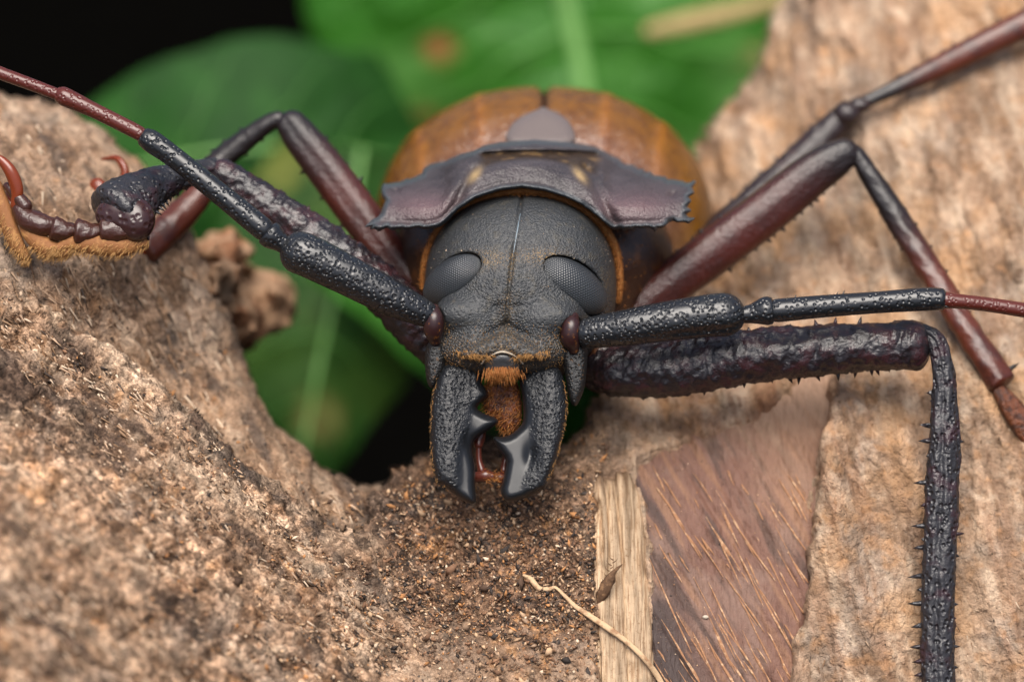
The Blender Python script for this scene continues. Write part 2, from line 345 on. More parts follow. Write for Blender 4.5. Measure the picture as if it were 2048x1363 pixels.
MAT = dict(
    head=M('head_chitin', (.022, .024, .026), .46, .55, var=[((.05, .045, .035), 5, .5, .75, 'MIX')], bumps=[('grain', 22, .022, 'grit'), ('noise', 38, .014, None), ('noise', 5, .03, None), ('pits', 13, .012, 'pit')],
           mixattr=[('gold', (.20, .12, .04), 34, .5, .62)]),
    scape=M('antenna_chitin', (.009, .010, .012), .31, .6, bumps=[('pits', 12.5, .026, None), ('pits', 8, .014, None)], rough_var=.15),
    segment=M('antenna_segment_chitin', (.009, .010, .012), .29, .6, bumps=[('pits', 10.5, .021, None)], rough_var=.15),
    redseg=M('antenna_red_chitin', (.075, .014, .009), .3, .5, bumps=[('pits', 12, .012, None)]),
    mandible=M('mandible_chitin', (.009, .010, .012), .33, .38, bumps=[('pits', 13, .020, 'pit'), ('noise', 8, .045, 'pit')], rough_var=.12),
    gena=M('cheek_chitin', (.010, .010, .010), .42, .5, bumps=[('noise', 14, .03, None), ('pits', 16, .02, None)], var=[((.12, .06, .02), 16, .58, .72, 'MIX')]),
    labrum=M('labrum_chitin', (.03, .03, .032), .28, .6, bumps=[('noise', 12, .015, None)]),
    condyle=M('antenna_condyle', (.022, .007, .007), .34, .5, var=[((.2, .07, .01), 13, .6, .68, 'MIX')]),
    eye=M('eye_facets', (.022, .025, .028), .3, .7, facet=True),
    pron=M('pronotum_chitin', rough=.4, spec=.55, use_col=True, bumps=[('noise', 18, .022, None), ('noise', 5, .05, None), ('pits', 16, .008, None)], rough_var=.2),
    elytra=M('elytra_chitin', rough=.22, spec=.6, use_col=True, bumps=[('pits', 11, .012, None), ('noise', 4, .05, None)], rough_var=.25, var=[((.62, .55, .5), 3, .42, .7, 'MULTIPLY')]),
    scut=M('scutellum_chitin', (.12, .097, .09), .33, .5, bumps=[('noise', 14, .01, None)]),
    thorax=M('thorax_chitin', (.03, .012, .007), .3, .5, var=[((.10, .035, .01), 2.2, .5, .7, 'MIX')], bumps=[('noise', 9, .02, None)]),
    fem_front=M('front_leg_chitin', (.012, .009, .011), .27, .6, var=[((.035, .012, .014), 3, .45, .65, 'MIX')], bumps=[('noise', 9, .035, None)]),
    tib_front=M('front_tibia_chitin', (.018, .017, .020), .36, .55, var=[((.03, .014, .018), 2, .5, .65, 'MIX')], bumps=[('noise', 7.5, .035, None), ('pits', 8, .03, None)]),
    leg_red=M('red_leg_chitin', (.055, .010, .006), .32, .55, var=[((.030, .008, .006), 1.2, .35, .75, 'MIX')], mixattr=[('upper', (.011, .007, .007), 5, -.6, -.1)], bumps=[('noise', 9, .03, None), ('noise', 26, .008, None)]),
    leg_brown=M('brown_leg_chitin', (.085, .02, .010), .33, .5, mixattr=[('upper', (.010, .007, .007), 5, -.6, -.1)], var=[((.05, .013, .009), 2.5, .45, .65, 'MIX')], bumps=[('noise', 8, .02, None)]),
    leg_dark=M('dark_leg_chitin', (.018, .010, .010), .3, .5, var=[((.05, .012, .009), 1.2, .5, .7, 'MIX')], bumps=[('noise', 9, .03, None)]),
    tarsus=M('tarsus_chitin', (.04, .012, .007), .25, .55, bumps=[('noise', 8, .03, None)]),
    pad=M('tarsal_pad_felt', (.22, .09, .03), .6, .3, var=[((.36, .18, .06), 5, .5, .7, 'MIX')], bumps=[('noise', 30, .02, None)]),
    claw=M('claw_chitin', (.16, .028, .008), .25, .5, sss=.2),
    amber=M('mouthpart_amber', (.13, .035, .009), .35, .5, bumps=[('noise', 10, .09, None)], var=[((.05, .014, .006), 6, .45, .6, 'MIX')]),
    palp=M('palp_chitin', (.07, .016, .010), .28, .5),
    hair=M('golden_hair', (.30, .15, .045), .5, .3), rust=M('rust_hair', (.28, .10, .022), .55, .3, var=[((.4, .2, .06), 14, .5, .7, 'MIX')]), pale_hair=M('pale_gold_hair', (.42, .23, .08), .45, .3),
    membrane=M('pale_membrane', (.42, .36, .28), .5, .4, bumps=[('noise', 20, .01, None)]), suture=M('suture_blue', (.13, .17, .20), .4, .5),
    dust=M('wood_dust', (.48, .31, .19), .85, .2, var=[((.65, .5, .36), 9, .5, .6, 'MIX')]),
    wood=M('weathered_wood', rough=.85, spec=.2, use_col=True, cells=[(3.1, (.62, .60, .58), (1.25, 1.22, 1.2), .05), (8.5, (.42, .40, .39), (1.4, 1.38, 1.36), .045), (21, (.5, .48, .47), (1.35, 1.35, 1.35), .02)], var=[((.62, .56, .52), 6, .5, .72, 'MULTIPLY'), ((.75, .70, .66), (8, 2.5, 2.5), .5, .75, 'MULTIPLY')], bumps=[('noise', 9, .08, None), ('noise', 34, .02, None)]),
    strip=M('pale_wood_fibre', rough=.75, spec=.25, use_col=True, var=[((.6, .52, .45), (30, 1.6, 1.6), .45, .62, 'MULTIPLY'), ((.7, .62, .55), 18, .55, .68, 'MULTIPLY')], bumps=[('noise', (22, 1.6, 1.6), .05, None), ('noise', 30, .008, None)]),
    panel=M('dark_bare_wood', rough=.6, spec=.35, use_col=True, var=[((.72, .68, .65), (16, 3.0, 3.0), .45, .7, 'MULTIPLY')], bumps=[('noise', (12, 4, 4), .05, None), ('noise', 28, .02, None)], rough_var=.3),
    fibre=M('wood_fibre', (.30, .15, .075), .7, .3, var=[((.5, .32, .19), 7, .5, .65, 'MIX')], bumps=[('noise', 18, .02, None)]),
    chips=M('bark_crumbs', rough=.85, spec=.2, use_col=True),
    leaf=M('leaf_green', rough=.45, spec=.35, use_col=True, trans=.3, var=[((.75, .8, .7), 1.3, .45, .7, 'MULTIPLY')], bumps=[('noise', .8, .35, None)]),
    dull_leaf=M('dull_leaf_green', rough=.6, spec=.15, use_col=True, trans=.2, var=[((.6, .7, .5), 1.1, .45, .7, 'MULTIPLY')], bumps=[('noise', 2.2, .05, None)]),
    vein=M('leaf_vein', (.08, .24, .04), .4, .4, trans=.15),
    midrib=M('leaf_midrib', (.17, .36, .10), .5, .3, trans=.15),
    twig=M('dry_stalk', (.36, .27, .12), .7, .3, var=[((.25, .16, .07), 3, .45, .65, 'MIX')]),
    dead=M('dead_leaf', rough=.8, spec=.2, use_col=True, bumps=[('noise', 5, .08, None)]),
    straw=M('straw_fibre', (.50, .34, .20), .65, .3, var=[((.30, .17, .09), 4, .5, .65, 'MIX')], bumps=[('noise', 25, .02, None)]),
    flake=M('bark_flake_brown', (.12, .065, .035), .75, .3, var=[((.25, .14, .07), 7, .5, .65, 'MIX')], bumps=[('noise', 20, .03, None)]),
    unlit_soil=M('unlit_black_soil', (.0016, .0015, .0013), 1.0, 0.0, var=[((.5, .5, .5), .5, .4, .7, 'MULTIPLY')]),  # near-black: the darkness of the unlit background is put into the colour
)

# ------------------------------------------------------------------ the ground far below
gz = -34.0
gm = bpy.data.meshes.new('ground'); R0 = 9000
gm.from_pydata([(-R0, -R0, 0), (R0, -R0, 0), (R0, R0, 0), (-R0, R0, 0)], [], [(0, 1, 2, 3)]); gm.materials.append(MAT['unlit_soil'])
go = bpy.data.objects.new('ground', gm); COL.objects.link(go); go.location = (0, 0, gz); go['kind'] = 'structure'; go['label'] = 'ground below the wood with deep shade painted into its black colour'

# ------------------------------------------------------------------ the dead wood
zB = tps([(1500, 80, 7), (1900, 80, 6.2), (2300, 0, 6), (1450, 300, 6), (1450, 500, 5), (1700, 450, 4.4), (2000, 450, 3.7), (1300, 700, 3.2), (1300, 830, 2.5), (1500, 850, 2.0), (1750, 800, 2.2),
          (2000, 800, 2.0), (1200, 950, 1.4), (1250, 1100, .7), (1250, 1300, 0.05), (1250, 1500, -.5), (1450, 1100, .9), (1450, 1330, .2), (1750, 1100, 1.0), (1750, 1330, .45), (2050, 1300, .5), (2100, 1500, .2), (1700, 1500, 0), (2700, 900, 3.4), (2700, 0, 7.5), (2700, 1600, 2.2), (2000, 1800, -.8), (1200, 1800, -1.6), (400, 1800, -5.0), (-500, 1800, -8.0), (-500, 800, -2.5), (-500, 300, 1.0),
          (1000, 880, 2.2), (1000, 980, 1.4), (1000, 1080, .75), (1000, 1200, .25), (1000, 1363, -.35), (1000, 1500, -.9), (800, 1000, 1.5), (820, 1120, .7), (850, 1250, .1), (700, 1363, -1.2), (400, 1363, -3.0), (100, 1363, -5.0), (-150, 1500, -6.3),
          (0, 1000, -3.0), (-150, 700, -1.2), (0, 600, .5), (340, 800, .15), (450, 900, .15), (600, 1030, .35), (700, 1100, .45), (300, 1000, -1.5), (150, 680, .45), (150, 850, -.6), (500, 1150, -.75), (400, 500, 1.5), (0, 350, 1.6)])
zA = tps([(0, 185, 3.6), (-200, 100, 4.5), (-500, 0, 5.5), (-500, 500, 1.2), (200, 300, 3.4), (300, 350, 3.8), (390, 480, 3.2), (200, 440, 1.9), (0, 500, .7), (150, 545, .95), (-200, 500, .6), (300, 600, 2.3), (450, 640, 3.0), (430, 750, 2.7), (300, 750, 2.1), (530, 820, 2.3), (480, 850, 2.0), (600, 920, 1.7),
          (600, 1000, 1.25), (700, 990, 1.5), (760, 975, 2.0), (830, 1010, 1.7), (800, 1150, .9), (300, 1000, .8), (0, 900, .4)])
polyA = chaikin(np.array([(-260, 60), (0, 186), (80, 200), (170, 232), (235, 275), (310, 335), (355, 400), (385, 450), (410, 520), (445, 590), (470, 665), (500, 740), (532, 815), (560, 862), (615, 905), (640, 945), (700, 952), (760, 975), (850, 960), (900, 1000), (860, 1150), (600, 1260), (-700, 1260), (-800, -60)]) / 100, 1)
polyB = chaikin(np.array([(-360, 230), (-160, 330), (-60, 440), (0, 490), (60, 575), (150, 668), (200, 690), (240, 722), (300, 752), (345, 795), (400, 850), (450, 893), (520, 950), (560, 985), (620, 1040), (690, 1085), (740, 1060), (735, 1000), (765, 972), (800, 945), (835, 925), (880, 900), (940, 893), (1000, 880), (1080, 890), (1130, 905),
                          (1155, 860), (1185, 820), (1215, 780), (1235, 720), (1280, 620), (1330, 500), (1395, 300), (1425, 235), (1480, 185), (1530, 110), (1550, 40), (1575, -60), (1600, -160), (1640, -500), (3000, -500), (3000, 2300), (-1000, 2300), (-1000, 0)]) / 100, 1)
polyStrip = chaikin(np.array([(1186, 960), (1212, 936), (1272, 940), (1288, 1050), (1297, 1200), (1308, 1363), (1312, 1800), (1196, 1800), (1200, 1363), (1203, 1200), (1192, 1050)]) / 100, 2)
polyPanel = chaikin(np.array([(1250, 930), (1310, 875), (1430, 840), (1540, 800), (1600, 700), (1680, 650), (1690, 800), (1650, 950), (1640, 1050), (1630, 1180), (1600, 1363), (1560, 1800), (1300, 1800), (1290, 1363), (1285, 1200), (1275, 1050)]) / 100, 2)
crack = np.array([(1700, 640), (1665, 800), (1640, 900), (1622, 1000), (1618, 1100), (1602, 1190), (1606, 1230), (1580, 1280), (1572, 1363), (1560, 1520), (1540, 1800)]) / 100.0
ridge_line = chaikin(np.array([(60, 575), (150, 668), (240, 722), (345, 795), (450, 893), (560, 985), (690, 1085), (850, 1210), (900, 1300)]) / 100, 0)

ridge_poly = polyB
def relief(poly, zf, step, Rr, disp, thick, bounds, jagged=0):
    xs = np.arange(bounds[0], bounds[1], step); ys = np.arange(bounds[2], bounds[3], step)
    X, Y = np.meshgrid(xs, ys, indexing='ij'); S = psdf(poly, X, Y)
    if jagged: S = S + jagged * fbm(np.stack([X.ravel() * 4, Y.ravel() * 1.6, 0 * X.ravel()], 1), 3, 401).reshape(X.shape)
    gx, gy = np.gradient(S, step); gl = np.maximum(np.hypot(gx, gy), .3)
    out = (S > 0) & (S < step * 1.5); keep = S < step * 1.5
    X = np.where(out, X - S * gx / gl, X); Y = np.where(out, Y - S * gy / gl, Y)
    Rm = Rr(X, Y) if callable(Rr) else Rr
    q = np.clip(1 + np.minimum(S, 0) / Rm, 0, .999); Z = zf(X, Y) + Rm * 1.3 * (1 - np.sqrt(1 - q * q))
    zx, zy = np.gradient(Z, step); zx = np.clip(zx, -2, 2); zy = np.clip(zy, -2, 2); nl = np.sqrt(1 + zx * zx + zy * zy)
    p = np.stack([X.ravel(), Y.ravel(), Z.ravel()], 1); d = disp(p, S.ravel()).reshape(X.shape)
    X2 = X + d * zx / nl; Y2 = Y + d * zy / nl; Z2 = Z - d / nl
    ids = np.full(X.shape, -1, np.int64); ids[keep] = np.arange(keep.sum()); V = np.stack([X2[keep], Y2[keep], Z2[keep]], 1)
    a, b, c, e = ids[:-1, :-1], ids[1:, :-1], ids[1:, 1:], ids[:-1, 1:]; ok = (a >= 0) & (b >= 0) & (c >= 0) & (e >= 0)
    F = np.stack([a[ok], e[ok], c[ok], b[ok]], 1)[:, ::-1][:, ::-1]
    # rim wall and back
    n = len(V); ed = np.concatenate([F[:, [0, 1]], F[:, [1, 2]], F[:, [2, 3]], F[:, [3, 0]]]); key = np.sort(ed, 1); kk = key[:, 0] * n + key[:, 1]
    u, inv, ct = np.unique(kk, return_inverse=True, return_counts=True); be = ed[ct[inv] == 1]
    Vb = V.copy(); Vb[:, 2] += thick
    wall = np.stack([be[:, 1], be[:, 0], be[:, 0] + n, be[:, 1] + n], 1)
    return np.vstack([V, Vb]), np.vstack([F, wall, F[:, ::-1] + n]), (xs, ys, X2, Y2, Z2, keep), p[keep.ravel()]

sPan = lambda X, Y: psdf(polyPanel, X, Y)
sStr = lambda X, Y: psdf(polyStrip, X, Y)
def crack_side(X, Y): return X - np.interp(Y, crack[:, 1], crack[:, 0])
def dirt_shade_w(x, y): return np.clip(np.exp(-(((x - 10.2) / 2.2) ** 2 + ((y - 10.8) / 2.7) ** 2) ** 1.5) + .8 * np.exp(-(((x - 8.6) / 1.3) ** 2 + ((y - 10.4) / .8) ** 2) ** 1.5), 0, 1)  # crumbly dirt zone, also carrying the crevice shade painted below the jaws
def left_w(x, y): return sstep(10.5, 7.5, x + (y - 11) * .4)
def right_w(x, y): return sstep(11.6, 13.2, x)

def dispB(p, S):
    x, y = p[:, 0], p[:, 1]; q = p.copy(); q[:, 2] *= .4
    rw = right_w(x, y); lw = left_w(x, y)
    # left: fibres follow the ridge (down to the right); right: fibres run up the limb
    ur = (x - .25 * y); vr = (y + .25 * x)
    ul = (x * .75 + y * .66); vl = (y * .75 - x * .66)
    pl = np.stack([ul * .55, vl * 1.9, q[:, 2]], 1); pr = np.stack([ur * 1.9, vr * .5, q[:, 2]], 1)
    big = .16 * fbm(pl * .9, 3, 3) * (1 - rw) + (.26 * fbm(pr * .6, 3, 5) + .04 * (1 - np.abs(fbm(pr * .7 + 5, 3, 6))) ** 3) * rw
    mid = (.085 * (1 - rw) + .028 * rw) * fbm(pl * 2.4 * (1 - rw[:, None]) + pr * 2.4 * rw[:, None], 3, 11)
    gr = (.05 * (1 - rw) + .018 * rw) * fbm(q * 6.5, 3, 21)
    wd, ci = worley(q * 4.2, 4); lump = (.10 * dirt_shade_w(x, y) + .035 * lw) * (.5 - wd)
    rd = np.abs(fbm(pl * 1.3, 2, 44)); crk = -.14 * sstep(.10, 0, rd) * lw * sstep(-.1, .3, fbm(q * .8, 2, 8))
    fl = np.stack([ul * 2.2, vl * 5.5, q[:, 2] * 2], 1); fw, fi = worley(fl, 77); flake = (fi - .5) * .11 * (1 - rw) * (.35 + .65 * lw)
    rdg = .16 * (1 - np.abs(fbm(pl * 1.25 + 9, 3, 45))) ** 3 * lw
    fr = np.stack([ur * 3.0, vr * .75, q[:, 2]], 1); gw, gi = worley(fr + .35 * fbm(q * 1.6, 2, 15)[:, None], 79)
    flake = flake + (gi - .5) * .10 * rw - .13 * sstep(.07, .0, np.abs(fbm(pr * 1.05 + 17, 3, 46))) * rw * sstep(-.15, .2, fbm(q * .7, 2, 47))
    d = big * 1.5 + mid * 1.9 + gr * 1.6 + lump * 1.6 + crk * 1.3 + flake + rdg
    nz = .16 * fbm(q * 2.2, 3, 12) + .05 * fbm(q * 7, 2, 13)
    m = np.maximum(sstep(.0, -.22, sPan(x, y) + .12 + nz), sstep(.12, -.15, sStr(x, y)))
    d = d * (1 - .85 * m) - .30 * m
    cs = crack_side(x, y) + .22 * fbm(q * 2.5, 4, 9); ok = sstep(6.6, 8, y)
    d = d + .34 * sstep(0, .10, cs) * ok * sstep(4.0, 1.0, cs) - .28 * np.exp(-(cs / .06) ** 2) * sstep(8.5, 10.5, y)
    return d * sstep(3.0, 0.0, -np.minimum(S, 0) * 0)

def woodcol(x, y, z, kind):
    q = np.stack([x, y, z * .4], 1); n1 = fbm(q * 1.1, 4, 61); n2 = fbm(q * 3.3 + 7, 4, 62, .6); n3 = fbm(q * 8 + 3, 3, 63, .6); n4 = fbm(q * 2.1 + 11, 4, 64, .6)
    tan = np.array([.42, .285, .19]); pale = np.array([.56, .43, .31]); brown = np.array([.17, .095, .052]); dark = np.array([.055, .043, .036]); orange = np.array([.46, .25, .115]); grey = np.array([.33, .265, .21])
    c = np.repeat(tan[None], len(x), 0)
    def mx(c, t, w): return c * (1 - w[:, None]) + t * w[:, None]
    c = mx(c, grey, sstep(-.1, .4, n1) * .7); c = mx(c, orange, sstep(.18, .5, n4) * .65); c = mx(c, pale, sstep(.12, .5, n2) * .7)
    if kind == 'A':
        c = mx(c, brown, sstep(.05, .45, fbm(q * 1.7 + 5, 3, 71)) * .7); c = mx(c, brown, sstep(6.5, 9.3, y) * .45)
        sk = fbm(np.stack([(x * .5 + y * .86) * .6, (y * .5 - x * .86) * 2.6, z * .2], 1), 4, 84, .62)
        c = mx(c, dark * 1.6, sstep(.12, .4, sk) * .75); c = mx(c, pale, sstep(.12, .45, -sk) * .45)
        return mx(c, dark, sstep(.2, .5, n3) * .5)
    rw = right_w(x, y); lw = left_w(x, y); dw = dirt_shade_w(x, y)
    c = mx(c, brown, np.clip(sstep(-.02, .35, -n2 + .15 * n1) * (.85 * lw + .45 * rw), 0, 1))
    c = mx(c, dark, sstep(.2, .45, fbm(q * 1.9 + 23, 4, 66, .62)) * (.65 * lw + .1 * rw)); c = mx(c, brown, rw * sstep(.0, .4, fbm(q * 1.5 + 31, 4, 67, .6)) * .6)
    fx = np.stack([(x * .75 + y * .66) * 1.6, (y * .75 - x * .66) * 4.5, z], 1); fw, fi = worley(fx + .5 * fbm(q * 2, 2, 3)[:, None], 78)
    c = c * (1 - lw[:, None] * (1 - (.65 + .65 * fi)[:, None]))
    sk = fbm(np.stack([(x * .75 + y * .66) * .55, (y * .75 - x * .66) * 2.3, z * .2], 1), 4, 83, .6)
    c = mx(c, np.array([.085, .058, .044]), lw * sstep(.12, .42, sk) * .85); c = mx(c, pale, lw * sstep(.15, .45, -sk) * .6)
    crest = psdf(ridge_poly, x, y); c = mx(c, pale, sstep(7.5, 4.5, x) * np.exp(-((crest + .12) / .14) ** 2) * sstep(-.3, .2, n2)); c = mx(c, dark * 1.3, sstep(3.2, 4.2, x) * sstep(9.5, 7, x) * np.exp(-((crest + .2) / .16) ** 2) * sstep(-.15, .2, n4) * .9)
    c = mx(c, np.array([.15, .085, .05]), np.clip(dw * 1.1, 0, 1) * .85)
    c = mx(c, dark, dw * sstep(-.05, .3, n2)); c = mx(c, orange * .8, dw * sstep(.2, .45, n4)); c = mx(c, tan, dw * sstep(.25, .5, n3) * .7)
    st = fbm(np.stack([(x - .25 * y) * 3.2, (y + .25 * x) * .55, z * .1], 1), 4, 81, .6)
    c = mx(c, np.array([.27, .155, .095]), rw * sstep(.08, .4, st) * .55); c = mx(c, pale, rw * sstep(.1, .45, -st) * .55)
    c = mx(c, np.array([.47, .27, .135]), rw * sstep(-.05, .4, fbm(q * .9 + 41, 4, 68, .6)) * .6); c = mx(c, np.array([.50, .25, .10]), rw * sstep(.25, .45, fbm(q * 4.5 + 13, 3, 69, .6)) * .3)
    gx, gi = worley(np.stack([(x - .25 * y) * 3.0, (y + .25 * x) * .75, z * .4], 1) + .35 * fbm(q * 1.6, 2, 15)[:, None], 79); c = c * (1 - rw[:, None] * (1 - (.78 + .4 * gi)[:, None]))
    # reddish bare wood above the panel and shadow painted into the colour under the front leg
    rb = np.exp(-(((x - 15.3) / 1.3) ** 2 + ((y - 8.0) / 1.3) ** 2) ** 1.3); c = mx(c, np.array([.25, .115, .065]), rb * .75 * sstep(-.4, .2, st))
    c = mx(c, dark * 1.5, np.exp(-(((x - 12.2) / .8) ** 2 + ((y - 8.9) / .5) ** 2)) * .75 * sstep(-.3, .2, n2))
    return c

wood = empty('dead_wood_fork', P(np.array([[9.5, 15.2, 2.0]]))[0])
wood['label'] = 'weathered brown forked dead wood that the beetle stands on'; wood['category'] = 'dead wood'
def RB(X, Y):
    return .45 + 2.0 * sstep(12.2, 14.5, X) + .25 * sstep(7.0, 9.0, X) * sstep(14, 11, X)
VB, FB, gridB, pB = relief(polyB, zB, .05, RB, dispB, 5.0, (-5.0, 27.0, -3.0, 18.0))
cB = woodcol(pB[:, 0], pB[:, 1], pB[:, 2], 'B'); grB = np.clip((1.0 * dirt_shade_w(pB[:, 0], pB[:, 1]) + .8 * left_w(pB[:, 0], pB[:, 1]) + .15) * (1 + .5 * fbm(pB * [.7, .7, .2], 2, 19)), .1, 1)
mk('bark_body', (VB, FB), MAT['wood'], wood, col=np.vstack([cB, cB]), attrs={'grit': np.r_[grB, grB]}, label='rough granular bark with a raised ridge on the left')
def dispA(p, S):
    q = p.copy(); q[:, 2] *= .4; x, y = p[:, 0], p[:, 1]
    u = np.stack([(x * .5 + y * .86) * .6, (y * .5 - x * .86) * 1.7, q[:, 2]], 1)
    wd, ci = worley(q * 3.4, 14)
    return .2 * fbm(u * .9, 3, 33) + .11 * fbm(u * 2.6, 3, 36) - .10 * sstep(.1, 0, np.abs(fbm(u * 1.4, 2, 37))) + .09 * fbm(q * 3, 3, 34) + .03 * fbm(q * 8, 2, 35) + .06 * (.5 - wd) * sstep(6.5, 9.0, y)
VA, FA, gridA, pA = relief(polyA, zA, .06, .9, dispA, 4.0, (-5.5, 9.4, -.5, 12.1))
cA = woodcol(pA[:, 0], pA[:, 1], pA[:, 2], 'A')
mk('far_limb', (VA, FA), MAT['wood'], wood, col=np.vstack([cA, cA]), attrs={'grit': np.full(2 * len(cA), .4)}, label='paler limb rising behind the bark ridge')

def dispS(p, S):
    x, y = p[:, 0], p[:, 1]; u = np.stack([(x - .03 * y) * 7, y * .35, y * 0], 1)
    st = fbm(u, 4, 91, .6); g = np.abs(fbm(np.stack([(x - .04 * y) * 3.2, y * .22, y * 0 + 4], 1), 2, 92))
    return .05 + .07 * st - .16 * sstep(.10, .0, g) + .03 * fbm(p * 5, 2, 93) + .06 * fbm(p * [1.5, .6, .3], 2, 94)
VS, FS, gridS, pS = relief(polyStrip, zB, .025, .16, dispS, .4, (11.7, 13.4, 9.2, 18.0), .10)
x, y = pS[:, 0], pS[:, 1]; st = fbm(np.stack([(x - .03 * y) * 9, y * .4, y * 0 + 2], 1), 4, 95, .6); cS = np.array([.43, .31, .20]) * (1 + .75 * st[:, None])
dk = sstep(10.0, 9.3, y + .4 * fbm(pS * 3, 3, 97))[:, None]; cS = cS * (1 - dk) + np.array([.13, .08, .05]) * dk
mk('pale_wood_strip', (VS, FS), MAT['strip'], wood, col=np.vstack([cS, cS]), label='pale fibrous strip of exposed sapwood')

def dispP(p, S):
    x, y = p[:, 0], p[:, 1]; u = np.stack([(x * .86 - y * .5) * 5, (y * .86 + x * .5) * .5, y * 0], 1)
    return -.10 + .10 * fbm(u, 4, 101, .6) + .07 * fbm(p * [.8, .8, .2], 3, 102) + .015 * fbm(p * 8, 2, 103)
VP, FP, gridP, pP = relief(polyPanel, zB, .035, .2, dispP, .4, (12.3, 17.1, 6.3, 18.0), .15)
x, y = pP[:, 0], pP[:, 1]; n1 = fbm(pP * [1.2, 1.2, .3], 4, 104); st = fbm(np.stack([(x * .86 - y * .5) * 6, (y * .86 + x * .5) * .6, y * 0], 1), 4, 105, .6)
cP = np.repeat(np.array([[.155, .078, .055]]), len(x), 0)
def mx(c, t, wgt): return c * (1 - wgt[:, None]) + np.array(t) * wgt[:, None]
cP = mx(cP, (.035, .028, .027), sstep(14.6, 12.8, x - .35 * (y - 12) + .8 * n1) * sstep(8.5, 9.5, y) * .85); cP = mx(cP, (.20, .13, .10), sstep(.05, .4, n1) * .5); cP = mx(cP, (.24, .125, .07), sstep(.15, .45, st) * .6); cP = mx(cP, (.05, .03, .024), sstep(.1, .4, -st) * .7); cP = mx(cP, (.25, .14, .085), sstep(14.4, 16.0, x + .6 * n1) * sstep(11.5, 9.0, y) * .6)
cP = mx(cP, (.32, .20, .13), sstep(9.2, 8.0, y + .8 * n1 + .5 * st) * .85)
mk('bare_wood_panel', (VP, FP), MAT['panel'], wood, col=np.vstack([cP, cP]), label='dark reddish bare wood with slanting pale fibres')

def zgrid(g, x, y):
    xs, ys, X2, Y2, Z2, keep = g; i = np.clip(((np.asarray(x) - xs[0]) / (xs[1] - xs[0])).astype(int), 0, len(xs) - 1); j = np.clip(((np.asarray(y) - ys[0]) / (ys[1] - ys[0])).astype(int), 0, len(ys) - 1)
    return Z2[i, j]

# slanting fibres standing on the bare panel, each its own piece
k = 0
while k < 85:
    x0, y0 = random.uniform(12.9, 15.9), random.uniform(9.3, 13.6); L_ = random.choice((.35, .6, .9, 1.3, 2.0)) * random.uniform(.7, 1.2)
    ang = math.radians(random.uniform(54, 66)); pts = []
    for t in np.linspace(0, 1, 7):
        xx = x0 + math.cos(ang) * L_ * t + .008 * math.sin(5 * t + k); yy = y0 + math.sin(ang) * L_ * t
        if sPan(np.array([xx]), np.array([yy]))[0] > -.1: break
        pts.append((xx * 100, yy * 100, float(zgrid(gridP, xx, yy)) - .004, random.uniform(.4, 1.2) * .022 * (1 - abs(2 * t - 1) ** 3 * .75)))
    k += 1
    if len(pts) > 3: mk('wood_fibre', tube(pts, 16, 6, .7), MAT['fibre'], wood)

# crumbs of bark and sawdust lying on the wood
def crumb_field(n, grid, sx, sy, accept, rlo, rhi):
    x = rng.uniform(*sx, n); y = rng.uniform(*sy, n); a = accept(x, y) > rng.random(n); x, y = x[a], y[a]
    r = rlo + (rhi - rlo) * rng.random(len(x)) ** 3; z = zgrid(grid, x, y) - r * .3
    V, F = grains(np.stack([x, y, z], 1), r); n = len(x)
    pal = np.array([[.50, .33, .20], [.62, .47, .33], [.22, .12, .07], [.05, .04, .035], [.42, .20, .08], [.30, .20, .13], [.10, .06, .04]]); c = pal[rng.choice(7, n, p=[.13, .04, .28, .19, .08, .1, .18])] * rng.uniform(.7, 1.2, (n, 1))
    return (V, F), np.repeat(c, 6, 0)
inB = lambda x, y: (psdf(polyB, x, y) < -.05) & (psdf(polyStrip, x, y) > 0) & (psdf(polyPanel, x, y) > 0)
a1, c1 = crumb_field(60000, gridB, (3, 12.2), (7.8, 14.2), lambda x, y: inB(x, y) * np.clip(dirt_shade_w(x, y) * 1.2 + .3 * left_w(x, y), 0, 1), .014, .085)
a2, c2 = crumb_field(16000, gridB, (0, 9), (5.7, 12), lambda x, y: inB(x, y) * np.exp(-((np.interp(x, ridge_line[:, 0], ridge_line[:, 1]) + .15 - y) / .35) ** 2), .015, .085)
a3, c3 = crumb_field(3500, gridA, (3, 8.6), (7.0, 11.0), lambda x, y: (psdf(polyA, x, y) < -.05) * .6, .02, .08)
a4, c4 = crumb_field(1400, gridP, (12.8, 16), (8.8, 13.7), lambda x, y: (psdf(polyPanel, x, y) < -.08) * (.2 + .8 * sstep(14.2, 12.9, x)), .008, .028)
a5, c5 = crumb_field(900, gridB, (4, 12.1), (8.5, 14.0), lambda x, y: inB(x, y) * np.clip(dirt_shade_w(x, y) + .2 * left_w(x, y), 0, 1), .06, .17)
VC, FC = join(a1, a2, a3, a4, a5)
mk('bark_crumbs', (VC, FC), MAT['chips'], None, col=np.vstack([c1, c2, c3, c4 * 1.3, c5 * .8]), smooth=False, label='tan and dark crumbs of bark and sawdust strewn over the dead wood', cat='crumbs', kind='stuff')

